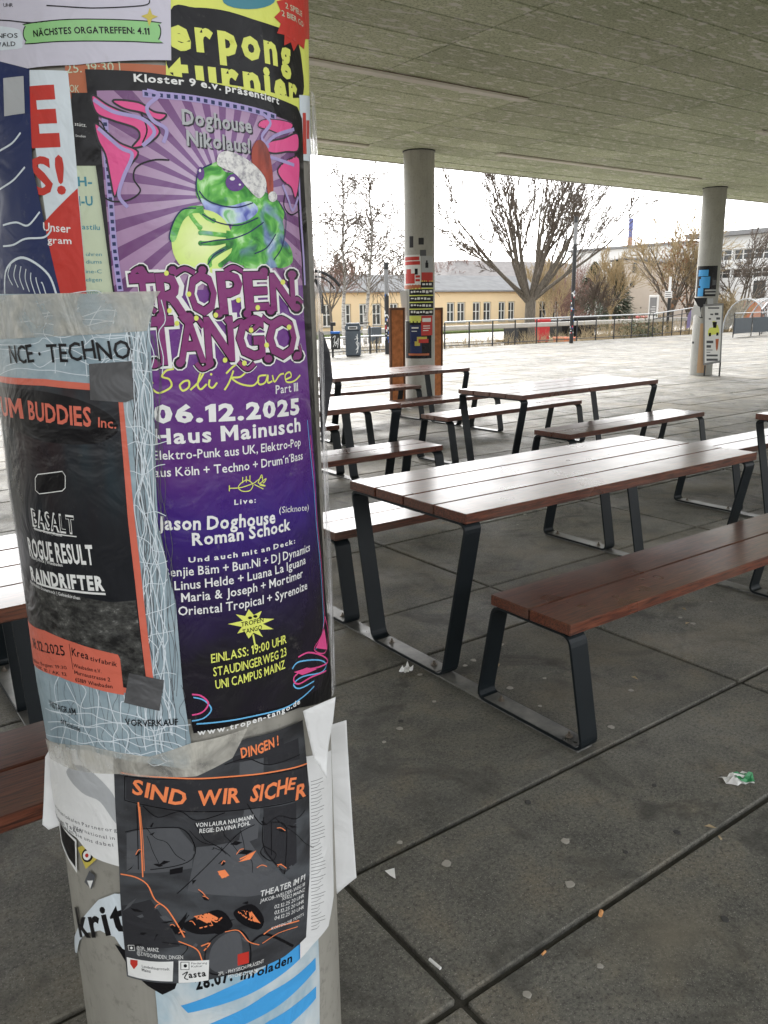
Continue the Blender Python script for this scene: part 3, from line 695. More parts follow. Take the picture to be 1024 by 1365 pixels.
# ================================================================== LAMPS AND STREET FURNITURE
def lamp(px, py, pyt, label, seed, H=None):
    c = at(px, py); t = empty('lamp_column', tuple(c), label, 'lamp', 'black lamp columns at the terrace edge'); D = np.dot(c-CAM, _f)
    H = (py-pyt)/FPX*np.linalg.norm((c-CAM)[:2])*1.02; r = .075
    MB().lathe([(r, 0), (r, H-.98)], (0, 0, 0), 16).build('pole', M['dark'], t, smooth=False)
    MB().lathe([(r*.9, H-.978), (r*.9, H-.22)], (0, 0, 0), 16).build('diffuser', M['grey'], t)
    MB().lathe([(r, H-.218), (r, H)], (0, 0, 0), 16).build('cap', M['dark'], t)
    rs = random.Random(seed); cols = [M['paperwhite'], M['paperwhite'], M['blue'], M['paperwhite'], M['red']]
    ang = math.atan2(-c[1], -c[0]); mats = {}
    for k in range(26):
        a = ang+rs.uniform(-1.1, 1.1); z = rs.uniform(.35, 1.9); w_ = rs.uniform(.02, .055); h_ = rs.uniform(.03, .09); mb = mats.setdefault(rs.randrange(5), MB())
        V = []; 
        for q in range(4): 
            aa = a+(q/3-.5)*w_/r; V += [(math.cos(aa)*(r+.002), math.sin(aa)*(r+.002), z), (math.cos(aa)*(r+.002), math.sin(aa)*(r+.002), z+h_)]
        mb.add(V, [(0, 2, 3, 1), (2, 4, 5, 3), (4, 6, 7, 5)])
    for k, mb in mats.items(): mb.build('stickers', cols[k], t)
lamp(761.5, 457.5, 308, 'tall black lamp column covered in stickers, right of the large bare tree', 3)
lamp(516.5, 472, 359, 'black lamp column with white top section, left of the middle column', 4)
def litterbin(px, py, w_, h_, d_, label, mat='bin'):
    c = at(px, py); t = empty('waste_bin', tuple(c), label, 'bin', None, math.atan2(_r[1], _r[0]))
    mb = MB(); mb.box(-w_/2, w_/2, -d_/2, d_/2, .03, h_*.78, .025); mb.build('body', M[mat], t)
    mb = MB(); mb.box(-w_/2-.01, w_/2+.01, -d_/2-.01, d_/2, h_*.785, h_*.93, .02)
    mb.box(-w_/2+.02, w_/2-.02, -d_/2, d_/2, h_*.931, h_, .02); mb.build('hood', M[mat], t)
    MB().box(-w_*.3, w_*.3, -d_/2-.016, -d_/2-.0105, h_*.82, h_*.9, .002).build('opening_frame', M['whiteframe'], t)
    MB().box(-w_*.24, w_*.24, -d_/2-.02, -d_/2-.0165, h_*.835, h_*.885).build('opening', M['ink'], t)
    MB().box(-w_/2+.03, w_/2-.03, -d_/2+.03, d_/2-.03, 0, .03).build('foot', M['dark'], t)
    # white graffiti tag
    mb = MB(); rs = random.Random(5); x = w_*.2
    for pts in ([(0, .62), (.06, .5), (0, .42), (.05, .3), (-.01, .2)], [(-.05, .52), (.08, .55)], [(.02, .35), (.1, .42), (.07, .25), (0, .1)], [(.05, .68), (.05, .12)]):
        P = smooth_path([(x+a*.9, -d_/2-.004, b*h_) for a, b in pts], n=4); mb.tube(P, .009, 4)
    mb.build('graffiti', M['paperwhite'], t)
litterbin(471.5, 475, .47, 1.02, .4, 'dark grey waste bin with white graffiti at the terrace edge')
c = at(444, 476.5); t = empty('sorting_bin', tuple(c), 'small black bin with blue rim on a post, left of the grey waste bin', 'bin', None, math.atan2(_r[1], _r[0]))
MB().box(-.03, .03, -.03, .03, 0, 1.05).build('post', M['dark'], t); MB().box(-.04, .24, -.2, -.032, .25, .72, .02).build('body', M['dark'], t)
MB().box(-.045, .245, -.205, -.032, .722, .79, .01).build('rim', M['blue'], t); MB().box(-.05, .11, -.06, .06, .95, 1.06, .01).build('head', M['dark'], t)
mb = MB()
for pts in ([(.02, .6), (.1, .66), (.06, .45), (.14, .5)], [(.1, .35), (.2, .6), (.16, .3)], [(.03, .33), (.1, .45), (.19, .4)]): mb.tube(smooth_path([(a, -.204, b) for a, b in pts], n=4), .008, 4)
mb.build('graffiti', M['paperwhite'], t)
c = at(500, 462, 1, 27); t = empty('mail_bin', (c[0], 27, -.6), 'small grey box bin on legs beyond the low railing', 'bin')
MB().box(-.24, .24, -.15, .15, .65, 1.3, .02).build('body', M['bin'], t)
for s in (-1, 1): MB().box(s*.2-.02, s*.2+.02, -.02, .02, 0, .65).build('leg', M['dark'], t)
# containers beyond the railing
def container(px, y, w_, h_, mat, label, z=-.6, name='container', cat='container', lid=True):
    c = at(px, 440, 1, y); t = empty(name, (c[0], y, z), label, cat)
    MB().prism([(-w_*.42, .1), (w_*.42, .1), (w_/2, h_*.85), (-w_/2, h_*.85)], -.5, .5, 1).build('body', M[mat], t)
    if lid: MB().box(-w_/2-.04, w_/2+.04, -.55, .55, h_*.852, h_, .05).build('lid', M[mat], t)
    for s in (-1, 1): MB().box(s*w_*.35-.05, s*w_*.35+.05, -.4, .4, 0, .1).build('wheel', M['dark'], t)
container(687.5, 29, .66, 1.35, 'dark', 'dark open planter tub left of the large tree trunk', name='planter_tub', cat='planter', lid=False)
container(717, 31, .8, 1.3, 'red', 'bright red container right of the large tree trunk')
container(779, 33, .8, 1.3, 'dark', 'dark container right of the sticker-covered lamp column')
container(753.5, 25.3, .45, .62, 'orange', 'small orange box seen through the railing by the lamp column', name='small_box', cat='box')
container(858, 36, 1.1, 1.1, 'red', 'low red container behind the railing left of the grey sign board')
container(752, 34, 1.6, 1.15, 'dark', 'long dark low container behind the lamp column', name='dumpster')
# sign board, info post
def plate(px0, px1, py0, py1, dist_x, name, label, cat, mats, legs=True):
    a = at(px0, py1, 0, dist_x); b = at(px1, py1, 0, dist_x); zt = at(px0, py0, 0, dist_x)[2]; zb = a[2]
    t = empty(name, (dist_x, a[1], -.6), label, cat); org = (dist_x, a[1], -.6)
    MB(org).box(dist_x-.04, dist_x+.04, b[1], a[1], zb, zt, .02).build('frame', M[mats[0]], t)
    m = abs(a[1]-b[1])*.14
    MB(org).box(dist_x-.05, dist_x-.042, b[1]+m, a[1]-m, zb+.25, zt-.12).build('panel', M[mats[1]], t)
    mb = MB(org)
    for k in range(4): mb.box(dist_x-.056, dist_x-.0505, b[1]+m*1.6, a[1]-m*(1.8+k % 2), zb+.34+k*.12, zb+.37+k*.12)
    mb.build('lettering_lines', M['paperwhite'], t)
    if legs:
        for yy in (b[1]+.03, a[1]-.03): MB(org).box(dist_x-.03, dist_x+.03, yy-.03, yy+.03, -.6, zb).build('leg', M['grey'], t)
plate(864, 876.5, 393.5, 427, 38, 'sign_board', 'grey information board in a white frame beyond the railing', 'sign', ('whiteframe', 'grey'))
c = at(890, 430, 0, 37.5); t = empty('guide_post', (37.5, c[1], -.6), 'black and white guide post with small white sign, left of the right column', 'signpost'); zz = lambda py: at(890, py, 0, 37.5)[2]+.6
MB().lathe([(.07, 0), (.07, zz(395))], (0, 0, 0), 12).build('pole', M['dark'], t); MB().lathe([(.065, zz(394.8)), (.065, zz(369))], (0, 0, 0), 12).build('upper_pole', M['paperwhite'], t)
MB().box(-.1, -.075, -.22, .22, zz(397), zz(388), .005).build('small_sign', M['paperwhite'], t)
mb = MB(); 
for k in range(3): mb.box(-.104, -.1005, -.17, .17, zz(395.4-k*2.6), zz(394.6-k*2.6))
mb.build('lettering_lines', M['ink'], t)
# black panels at the right edge
t = empty('panel_barrier', (31.6, 19.0, 0), 'pair of dark panels on a metal stand at the right edge of the terrace', 'barrier'); og = (31.6, 19.0, 0)
q0 = at(977, 450); q1 = at(1001, 448); q2 = at(1026, 446.5)
for (a, b) in ((q0, q1), (q1, q2)):
    d = (b-a)/np.linalg.norm(b-a); mb = MB(og); a2, b2 = a+d*.08, b-d*.06
    n_ = np.array([-d[1], d[0], 0])*.015
    mb.add([a2-n_+[0, 0, .15], b2-n_+[0, 0, .15], b2-n_+[0, 0, .78], a2-n_+[0, 0, .78], a2+n_+[0, 0, .15], b2+n_+[0, 0, .15], b2+n_+[0, 0, .78], a2+n_+[0, 0, .78]], [(0, 1, 2, 3), (7, 6, 5, 4), (0, 4, 5, 1), (3, 2, 6, 7), (0, 3, 7, 4), (1, 5, 6, 2)])
    mb.build('panel', M['bin'], t)
for q in (q0, q1, q2): MB(og).tube([q, q+np.array([0, 0, 1.0])], .02, 6).build('post', M['dark'], t)
MB(og).tube([q0+np.array([0, 0, .98]), q2+np.array([0, 0, .98])], .018, 6).build('top_bar', M['railsteel'], t)
# bicycle shelter arch (curved clear roof hoop)
m = NM('clear_polycarbonate', .15, .5, 0, (.8, .85, .85)); m.p.inputs['Alpha'].default_value = .25; M['poly'] = m.m
for k, (px, w_) in enumerate(((992, 2.6), (1026, 2.6))):
    c = at(px, 440, 0, 40); t = empty('shelter_hoop', (40, c[1], -.6), ['arched clear bicycle shelter with white hoop, left of the pair at the right edge', 'arched clear bicycle shelter cut off by the right edge of the picture'][k], 'bicycle shelter', 'bicycle shelters')
    for dx in (0, 1.6):
        P = [np.array([dx, math.cos(a)*w_/2*.92, .6+math.sin(a)*1.55]) for a in np.linspace(0, math.pi, 15)]
        MB().tube([P[0]*[1, 1, 0]]+P+[P[-1]*[1, 1, 0]], .035, 6).build('hoop', M['railsteel'], t)
    P = [(math.cos(a)*w_/2*.92, .6+math.sin(a)*1.55) for a in np.linspace(0, math.pi, 15)]
    mb = MB(); V = [(x, *p) for p in P for x in (0, 1.6)]; mb.add(V, [(2*i, 2*i+1, 2*i+3, 2*i+2) for i in range(14)]); mb.build('clear_roof', M['poly'], t)
# ================================================================== POSTERS ON THE NEAR COLUMN
NCd = NC[:2]/np.linalg.norm(NC[:2]); nvec = -NCd; rvec = np.array([NCd[1], -NCd[0]]); RP = .2385
def pc(px, py, R=RP):
    """picture point -> (arc length to the right, height) on the column surface"""
    d = ray(px, py); a = d[:2]; c = NC[:2]; A = a@a; B = a@c; D = B*B-A*(c@c-R*R)
    t = (B-math.sqrt(D))/A if D > 0 else B/A
    p = CAM+t*d; q = p[:2]-c; return np.array([R*math.atan2(q@rvec, q@nvec), p[2]])
def wrk(s, z): return .0006*math.sin(31*s+9*z+1)*math.sin(17*z-12*s)+.0004*math.sin(67*s-40*z)+.0011*max(0, math.sin(6.1*z+3*s+.4))
def wrap(s, z, lay):
    R = .2332+lay*.00022+wrk(s, z); t = s/RP
    return (NC[0]+R*(math.cos(t)*nvec[0]+math.sin(t)*rvec[0]), NC[1]+R*(math.cos(t)*nvec[1]+math.sin(t)*rvec[1]), z)
def split(V, T, L):
    """split triangles of 2-D points until no edge exceeds L; conforming because every long edge is halved"""
    out = []; V = [tuple(v) for v in V]; mid = {}
    st = [tuple(t) for t in T]
    def ln(a, b): return max(abs(V[a][0]-V[b][0]), abs(V[a][1]-V[b][1])*.45)
    while st:
        a, b, c = st.pop(); e = [(ln(a, b), a, b, c), (ln(b, c), b, c, a), (ln(c, a), c, a, b)]; m = max(e)
        if m[0] <= L: out.append((a, b, c)); continue
        _, p, q, r = m; k = (min(p, q), max(p, q))
        if k not in mid: mid[k] = len(V); V.append(((V[p][0]+V[q][0])/2, (V[p][1]+V[q][1])/2))
        n = mid[k]; st += [(p, n, r), (n, q, r)]
    return V, out
class Flat:
    """2-D drawing on the column: polygons / ribbons / letters, wrapped at the end"""
    def __init__(s): s.V = []; s.T = []; s.pieces = []
    def add(s, V, T):
        V = [tuple(v) for v in V]; T = [tuple(t) for t in T]; s.pieces.append((V, T)); n = len(s.V); s.V += [tuple(v) for v in V]; s.T += [tuple(i+n for i in t) for t in T]; return s
    def poly(s, P):
        P = [tuple(map(float, p)) for p in P]
        T = tessellate_polygon([[Vector((p[0], p[1], 0)) for p in P]]); return s.add(P, T)
    def pp(s, P, smooth=False, n=5):
        P = [pc(*p) for p in P]
        if smooth: P = smooth_path(P, True, n)
        return s.poly(P)
    def rib(s, P, w, smooth=True, n=5, taper=False, closed=False):   # picture-space path, width in metres
        P = [pc(*p) for p in P]
        if smooth: P = smooth_path(P, closed, n)
        if closed: P = list(P)+[P[0]]
        V = []; m = len(P)
        for i in range(m):
            d = P[min(i+1, m-1)]-P[max(i-1, 0)]; d = d/(np.linalg.norm(d)+1e-9); o = np.array([-d[1], d[0]])*w/2
            if taper: o = o*(1-.85*i/(m-1))
            V += [P[i]+o, P[i]-o]
        return s.add(V, [t for i in range(m-1) for t in ((2*i, 2*i+1, 2*i+3), (2*i, 2*i+3, 2*i+2))])
    def disc(s, px, py, rx, ry=None, n=20):
        ry = ry or rx; return s.pp([(px+rx*math.cos(2*math.pi*k/n), py+ry*math.sin(2*math.pi*k/n)) for k in range(n)])
    def build(s, name, mat, parent, lay, L=.008, **kw):
        V, T = split(s.V, s.T, L); o = np.array(parent.location) if parent else np.zeros(3)
        if kw.get('org') is not None: o = np.array(kw.pop('org'))
        else: kw.pop('org', None)
        F = []
        for t in T:
            a, b, c = (V[i] for i in t); ar = (b[0]-a[0])*(c[1]-a[1])-(c[0]-a[0])*(b[1]-a[1])
            if abs(ar) > 1e-12: F.append(t if ar > 0 else t[::-1])
        me = bpy.data.meshes.new(name); me.from_pydata([tuple(np.array(wrap(v[0], v[1], lay))-o) for v in V], [], F)
        uv = me.uv_layers.new(name='UVMap'); li = np.empty(len(me.loops), int); me.loops.foreach_get('vertex_index', li)
        uv.data.foreach_set('uv', np.array(V, float)[li].ravel()); me.shade_smooth(); me.update()
        return link(name, me, mat, parent, kw.pop('loc', None), **kw)
# ---- glyphs of the built-in font
CH = 'ABCDEFGHIJKLMNOPQRSTUVWXYZabcdefghijklmnopqrstuvwxyz0123456789.,:;!?-+&()/|_@äöüßÄÖÜ´·\''
WT = {'n': 0.0, 'b': .012, 'x': .028, 'o1': .046, 'o2': .085}
tmp = []
for wk, wo in WT.items():
    for chh in CH:
        cu = bpy.data.curves.new('t', 'FONT'); cu.body = chh; cu.offset = wo; cu.resolution_u = 2; cu.size = 1
        ob = bpy.data.objects.new('t', cu); COL.objects.link(ob); tmp.append((wk, chh, ob))
dg = bpy.context.evaluated_depsgraph_get(); GL = {}
for wk, chh, ob in tmp:
    me = bpy.data.meshes.new_from_object(ob.evaluated_get(dg)); V = np.array([v.co[:2] for v in me.vertices]).reshape(-1, 2); T = []
    for p in me.polygons:
        vs = list(p.vertices)
        for i in range(1, len(vs)-1): T.append((vs[0], vs[i], vs[i+1]))
    GL[(wk, chh)] = (V, T); bpy.data.meshes.remove(me)
for _, _, ob in tmp:
    cu = ob.data; bpy.data.objects.remove(ob); bpy.data.curves.remove(cu)
for wk, wo in WT.items():      # plain drawn M and 1 (capital height .7)
    t = .062+wo; Hc = GL[('n', 'H')][0][:, 1].max(); a, w_, o = wo, .66, wo
    P = [(-o, -o), (-o, Hc+o), (t*1.5, Hc+o), (w_/2, Hc*.42+t*.9), (w_-t*1.5, Hc+o), (w_+o, Hc+o), (w_+o, -o), (w_-2*t+o, -o), (w_-2*t+o, Hc*.62), (w_/2, Hc*.2-o*.5), (2*t-o, Hc*.62), (2*t-o, -o)]
    Q = [(.1-o, -o), (.1-o, Hc-.16), (-o, Hc-.2-o), (-o, Hc-.07), (.13, Hc+o), (.1+2*t-o, Hc+o), (.1+2*t-o, -o)]
    for c_, S in (('M', P), ('1', Q)): GL[(wk, c_)] = (np.array(S), [tuple(q) for q in tessellate_polygon([[Vector((p[0], p[1], 0)) for p in S]])])
HN = GL[('n', 'H')][0][:, 1].max()
def layout(txt, wt, sp=.085, space=.27, jit=0, rs=None):
    """returns list of (V,T) with x running from 0, cap height 1"""
    x = 0; out = []
    for chh in txt:
        if chh == ' ': x += space/HN; continue
        V, T = GL[(wt, chh)]; V0 = GL[('n', chh)][0]
        if len(V0) == 0: continue
        x0, x1 = V0[:, 0].min(), V0[:, 0].max(); W = (V-np.array([x0, 0]))/HN
        if jit:
            a = rs.gauss(0, jit); ca, sa = math.cos(a), math.sin(a); W = W@np.array([[ca, sa], [-sa, ca]]); W = W+np.array([0, rs.gauss(0, jit*.5)])
        out.append((W+np.array([x, 0]), T)); x += (x1-x0+sp+WT[wt]*1.7*(wt not in ('o2',)))/HN
    return out, x-sp/HN
def text(fl, txt, p0, p1, h, wt='b', shear=0, jit=0, seed=1, curve=0, sp=.085):
    """text between two picture points (baseline), cap height h picture pixels, on the column"""
    a, b = pc(*p0), pc(*p1); pm_ = ((p0[0]+p1[0])/2, (p0[1]+p1[1])/2); hh = pc(pm_[0], pm_[1]-h)[1]-pc(*pm_)[1]
    L, w_ = layout(txt, wt, sp=sp, jit=jit, rs=random.Random(seed)); d = (b-a); n = np.array([-d[1], d[0]])/np.linalg.norm(d)*hh
    for W, T in L:
        u = W[:, 0]/w_; V = a+np.outer(u, d)+np.outer(W[:, 1], n)+np.outer(W[:, 1]*shear*hh, d/np.linalg.norm(d))+np.outer(curve*4*u*(1-u)*hh, n/np.linalg.norm(n))
        fl.add(V, T)
    return fl
# ---- paper materials (share one crumple bump)
def paper(name, col, rough=.42, var=.06, crumple=.4, spec=.3, fn=None):
    m = NM(name, rough, spec, 0, col); P = m.pos()
    c = fn(m) if fn else col
    a = m.noise(P, 9, 5, .65); dirt = m.noise(P, 45, 5, .7)
    c = m.mix(m.ramp(a, [(.35, var*2), (.6, 0.)]), c, tuple(x*.55 for x in col)); c = m.mix(m.ramp(dirt, [(.62, 0.), (.75, var*3)]), c, (.28, .26, .23))
    m.col(c); w_ = m.noise(m.pos((1, 1, 1)), 13, 3, .5, 1.2); f = m.noise(m.pos((1, 1, .35)), 34, 3, .5)
    m.bump(w_, crumple, .012); m.bump(f, crumple*.5, .003)
    m.rough(m.ramp(a, [(.3, max(.1, rough-.12)), (.7, rough+.1)])); return m.m
def uvc(m): 
    s = m.n('ShaderNodeSeparateXYZ'); m.l(m.n('ShaderNodeTexCoord').outputs['UV'], s.inputs[0]); return s.outputs
K = {'white': paper('print_white', (.74, .74, .72)), 'paper': paper('white_paper', (.7, .7, .69), .6), 'black': paper('print_black', (.008, .0075, .009), .34, spec=.2),
     'yellow': paper('print_lemon', (.68, .72, .14)), 'pinkred': paper('print_coral', (.62, .14, .09)), 'orange': paper('print_orange', (.85, .24, .09)),
     'red': paper('print_red', (.5, .035, .025)), 'redbr': paper('print_brick', (.42, .12, .05)), 'navy': paper('print_navy', (.012, .022, .09)), 'green': paper('print_green', (.27, .55, .22)),
     'teal': paper('print_teal', (.05, .22, .28)), 'cream': paper('print_cream', (.5, .56, .4)), 'grey': paper('print_mid_grey', (.085, .088, .095)), 'dgrey': paper('print_dark_grey', (.03, .03, .034), spec=.2),
     'lgrey': paper('print_light_grey', (.4, .41, .42)), 'magenta': paper('print_magenta', (.21, .03, .15)), 'pink': paper('print_pink', (.72, .08, .26)), 'lilac': paper('print_lilac', (.36, .3, .56)),
     'skyblue': paper('print_sky_blue', (.06, .33, .68)), 'cyanline': paper('print_cyan_line', (.14, .45, .75)), 'gold': paper('print_gold', (.55, .45, .08)), 'bluegrey': paper('print_blue_grey', (.25, .34, .38)),
     'palewhite': paper('print_pale_blue_white', (.62, .68, .72)), 'lavender': paper('flyer_lavender', (.56, .54, .62), .5), 'tapegrey': paper('grey_cloth_tape', (.085, .085, .088), .45, .1, 1.)}
def ball(m):
    o = uvc(m); c = pc(270, 322); dx = m.math('SUBTRACT', o[0], float(c[0])); dy = m.math('SUBTRACT', o[1], float(c[1]))
    r = m.math('SQRT', m.math('ADD', m.math('MULTIPLY', dx, dx), m.math('MULTIPLY', dy, dy)))
    return m.ramp(m.math('MULTIPLY', r, 14.), [(0, (.85, .92, .5)), (.45, (.66, .82, .25)), (1, (.36, .5, .06))])
K['ball'] = paper('print_ball_yellow_green', (.5, .6, .2), fn=ball)
def frogc(m):
    P = m.pos(); a = m.noise(P, 38, 3, .55, .8); b = m.noise(P, 22, 2, .5, .5)
    c = m.ramp(a, [(.3, (.015, .1, .03)), (.45, (.06, .3, .05)), (.57, (.16, .5, .09)), (.68, (.5, .78, .4))])
    return m.mix(m.ramp(b, [(.56, 0.), (.66, .8)]), c, m.ramp(a, [(.3, (.06, .06, .3)), (.6, (.3, .36, .7)), (.75, (.7, .75, .9))]))
K['frog'] = paper('print_frog', (.1, .3, .08), fn=frogc)
K['belly'] = paper('print_frog_belly', (.4, .45, .7), fn=lambda m: m.ramp(m.noise(m.pos(), 40, 3, .5, .8), [(.35, (.1, .12, .42)), (.5, (.42, .5, .78)), (.62, (.55, .72, .62)), (.7, (.2, .5, .2))]))
K['fur'] = paper('print_fur_white', (.6, .6, .58), fn=lambda m: m.ramp(m.noise(m.pos(), 130, 4, .7), [(.35, (.32, .31, .33)), (.55, (.72, .71, .68))]))
K['hatred'] = paper('print_hat_red', (.3, .05, .03), fn=lambda m: m.ramp(m.noise(m.pos((1, 1, .3)), 60, 3, .6), [(.35, (.14, .02, .015)), (.6, (.36, .06, .035))]))
K['eye'] = paper('print_violet_eye', (.1, .03, .2), .2)
cR = pc(300, 262)
def rays(m):
    o = uvc(m); dx = m.math('SUBTRACT', o[0], float(cR[0])); dy = m.math('SUBTRACT', o[1], float(cR[1]))
    an = m.math('ARCTAN2', dy, dx); sn = m.math('SINE', m.math('MULTIPLY', an, 30.)); f = m.math('GREATER_THAN', sn, .15)
    r = m.math('SQRT', m.math('ADD', m.math('MULTIPLY', dx, dx), m.math('MULTIPLY', dy, dy)))
    base = m.ramp(m.math('MULTIPLY', r, 4.5), [(.1, (.56, .46, .6)), (.5, (.36, .22, .36)), (1, (.28, .14, .28))])
    dk = m.ramp(m.math('MULTIPLY', r, 4.5), [(.1, (.24, .13, .3)), (.6, (.14, .04, .15)), (1, (.1, .03, .12))])
    return m.mix(f, base, dk)
K['rays'] = paper('print_rays', (.35, .2, .35), .34, fn=rays)
zt_, zb_ = pc(320, 480)[1], pc(340, 880)[1]
def pgrad(m):
    o = uvc(m); f = m.math('DIVIDE', m.math('SUBTRACT', float(zt_), o[1]), float(zt_-zb_)); n_ = m.noise(m.pos(), 12, 4, .6)
    f = m.math('ADD', f, m.math('MULTIPLY', m.math('SUBTRACT', n_, .5), .25))
    return m.ramp(f, [(0, (.14, .035, .22)), (.3, (.085, .02, .16)), (.5, (.04, .015, .17)), (.72, (.022, .012, .06)), (.95, (.012, .011, .014))])
K['pgrad'] = paper('print_purple_fade', (.06, .02, .12), .3, fn=pgrad)
K['techno'] = paper('print_techno_paper', (.3, .38, .42), .42, fn=lambda m: m.ramp(m.noise(m.pos(), 14, 5, .65), [(.3, (.2, .27, .31)), (.55, (.3, .38, .42)), (.75, (.42, .48, .5))]))
zd0, zd1 = pc(110, 520)[1], pc(110, 800)[1]
def dpan(m):
    o = uvc(m); f = m.math('DIVIDE', m.math('SUBTRACT', float(zd0), o[1]), float(zd0-zd1)); a = m.noise(m.pos((1, 1, .25)), 11, 3, .5)
    c = m.ramp(a, [(.38, (.035, .016, .016)), (.52, (.03, .035, .04)), (.64, (.03, .06, .075))])
    return m.mix(m.ramp(f, [(.05, .0), (.75, 1.)]), c, (.012, .013, .016))
K['dpan'] = paper('print_dark_teal_panel', (.03, .03, .035), .34, spec=.2, fn=dpan)
K['ruin'] = paper('print_dark_field_photo', (.03, .03, .03), .35, fn=lambda m: m.ramp(m.noise(m.pos((1, 1, 1.8)), 42, 6, .75), [(.42, (.012, .012, .012)), (.6, (.07, .07, .065)), (.72, (.26, .26, .24))]))
def scene_(m):
    a = m.noise(m.pos((1, 1, 2.2)), 9, 3, .5, .6); return m.ramp(a, [(.3, (.022, .022, .024)), (.45, (.04, .041, .045)), (.58, (.06, .064, .07)), (.7, (.085, .092, .1))])
K['street'] = paper('print_grey_scene', (.05, .05, .055), .4, fn=scene_)
K['bluewhite'] = paper('print_blue_white', (.45, .55, .62), fn=lambda m: m.ramp(m.noise(m.pos((1, 1, .6)), 12, 4, .6), [(.35, (.28, .42, .5)), (.55, (.52, .58, .6)), (.7, (.6, .63, .62))]))
# translucent tape, clear film
def film(name, alpha, col, rough=.2, streak=(1, 1, .12), sc_=60):
    m = NM(name, rough, .6, 0, col); a = m.noise(m.pos(streak), sc_, 4, .6, .5); m.l(m.ramp(a, [(.35, alpha*.35), (.55, alpha), (.72, min(1, alpha*1.9))]), m.p.inputs['Alpha'])
    m.bump(m.noise(m.pos((1, 1, .3)), 30, 3, .5, 1.), .9, .01); return m.m
K['film'] = film('clear_packing_film', .45, (.85, .84, .86), .12); K['tape'] = film('parcel_tape_matt', .62, (.52, .5, .44), .35, (1, 1, 1), 20)
def poster(name, P, mat, lay, label, cat='poster', group='posters and flyers on the front column', smooth=False, L=.008):
    f = Flat(); f.pp(P, smooth); c = np.mean([pc(*p) for p in P], axis=0); o = wrap(c[0], c[1], lay)
    return f.build(name, K[mat], None, lay, L, org=o, loc=o, label=label, cat=cat, group=group)
SPLIT = {'pale_ground', 'dark_walls', 'flame_wings', 'blue_stripes', 'red_print', 'frog_eyes', 'eye_glints', 'frog_body', 'hat_fur', 'lilac_border', 'black_shapes', 'title_board'}
def part(fl, name, mat, par, lay, **kw):
    if name in SPLIT and len(fl.pieces) > 1:
        for k, (V, T) in enumerate(fl.pieces):
            q = Flat(); q.add(V, T); r_ = q.build(name, K[mat], par, lay+k*.12, org=tuple(par.location), **kw)
        return r_
    if len(fl.pieces) > 1: kw['kind'] = 'stuff'      # print too fine to pick apart
    return fl.build(name, K[mat], par, lay, org=tuple(par.location), **kw)
E0 = -40   # picture x far left of the frame (wraps round the column)
# ------------------------------------------------------------------ underlying scraps
p = poster('poster', [(84, 84), (226, 86), (226, 130), (84, 130)], 'redbr', 1, 'brick-orange poster strip with a time, showing between the white flyer and the purple poster')
part(text(text(Flat(), '25. 19:30 |', (38+48, 96), (160, 93), 12, 'n'), 'OK', (90, 121), (103, 122), 10, 'n'), 'lettering', 'cream', p, 3)
p = poster('poster', [(92, 122), (124, 122), (130, 220), (97, 220)], 'black', 2, 'black scrap of a poster between the red letters and the purple poster')
part(text(text(Flat(), 'stütz.', (97, 166), (113, 168), 5, 'n'), 'Studien', (98, 181), (112, 182), 3, 'n'), 'lettering', 'white', p, 3)
p = poster('poster', [(97, 216), (150, 216), (160, 400), (108, 400)], 'cream', 1, 'pale green poster strip with teal letters left of the purple poster')
f = Flat(); text(f, 'H-', (102, 247), (121, 247), 12, 'x'); text(f, 'I-U', (103, 273), (122, 273), 12, 'x'); text(f, 'astilu', (107, 305), (131, 306), 7, 'b')
for t_, y_ in (('ühren', 341), ('diums', 351), ('ine-C', 364), ('eligen', 375), ('onlet', 392)): text(f, t_, (112, y_), (134, y_), 5, 'n')
part(f, 'lettering', 'teal', p, 2)
# red / white "E S!" poster
p = poster('poster', [(30, 92), (88, 93), (99, 215), (114, 402), (76, 402), (44, 200)], 'palewhite', 3, 'white and red poster with big red letters between the navy and green ones')
f = Flat(); text(f, 'E', (39, 192), (80, 190), 74, 'o1'); text(f, 'S!', (42, 258), (87, 256), 48, 'x'); f.pp([(52, 300), (101, 250), (114, 402), (76, 402)]); part(f, 'red_print', 'red', p, 4)
part(text(text(Flat(), 'Unser', (55, 307), (92, 310), 11, 'b'), 'gram', (61, 324), (93, 325), 9, 'b'), 'lettering', 'white', p, 5)
# navy poster
p = poster('poster', [(E0, 68), (35, 70), (37, 140), (40, 222), (58, 305), (80, 404), (E0, 404)], 'navy', 5, 'dark navy poster with white curling lines at the left edge of the column')
f = Flat()
for P_ in ([(-5, 200), (12, 190), (24, 176)], [(-5, 252), (14, 240), (30, 222)], [(0, 300), (18, 296), (34, 300), (50, 282)], [(0, 328), (14, 326), (30, 318), (56, 316), (66, 306)]): f.rib(P_, .0022)
for k in range(7): f.rib([(10+k*7, 352+k*k*.7), (6+k*8, 366+k*2), (12+k*8, 380+k*3)], .0016)
f.rib([(2, 400), (3, 362), (20, 344), (40, 348), (62, 366), (72, 392)], .003); part(f, 'white_lines', 'palewhite', p, 6)
part(Flat().pp([(0, 103), (28, 100), (30, 150), (1, 154)]), 'pale_tape', 'lgrey', p, 7)
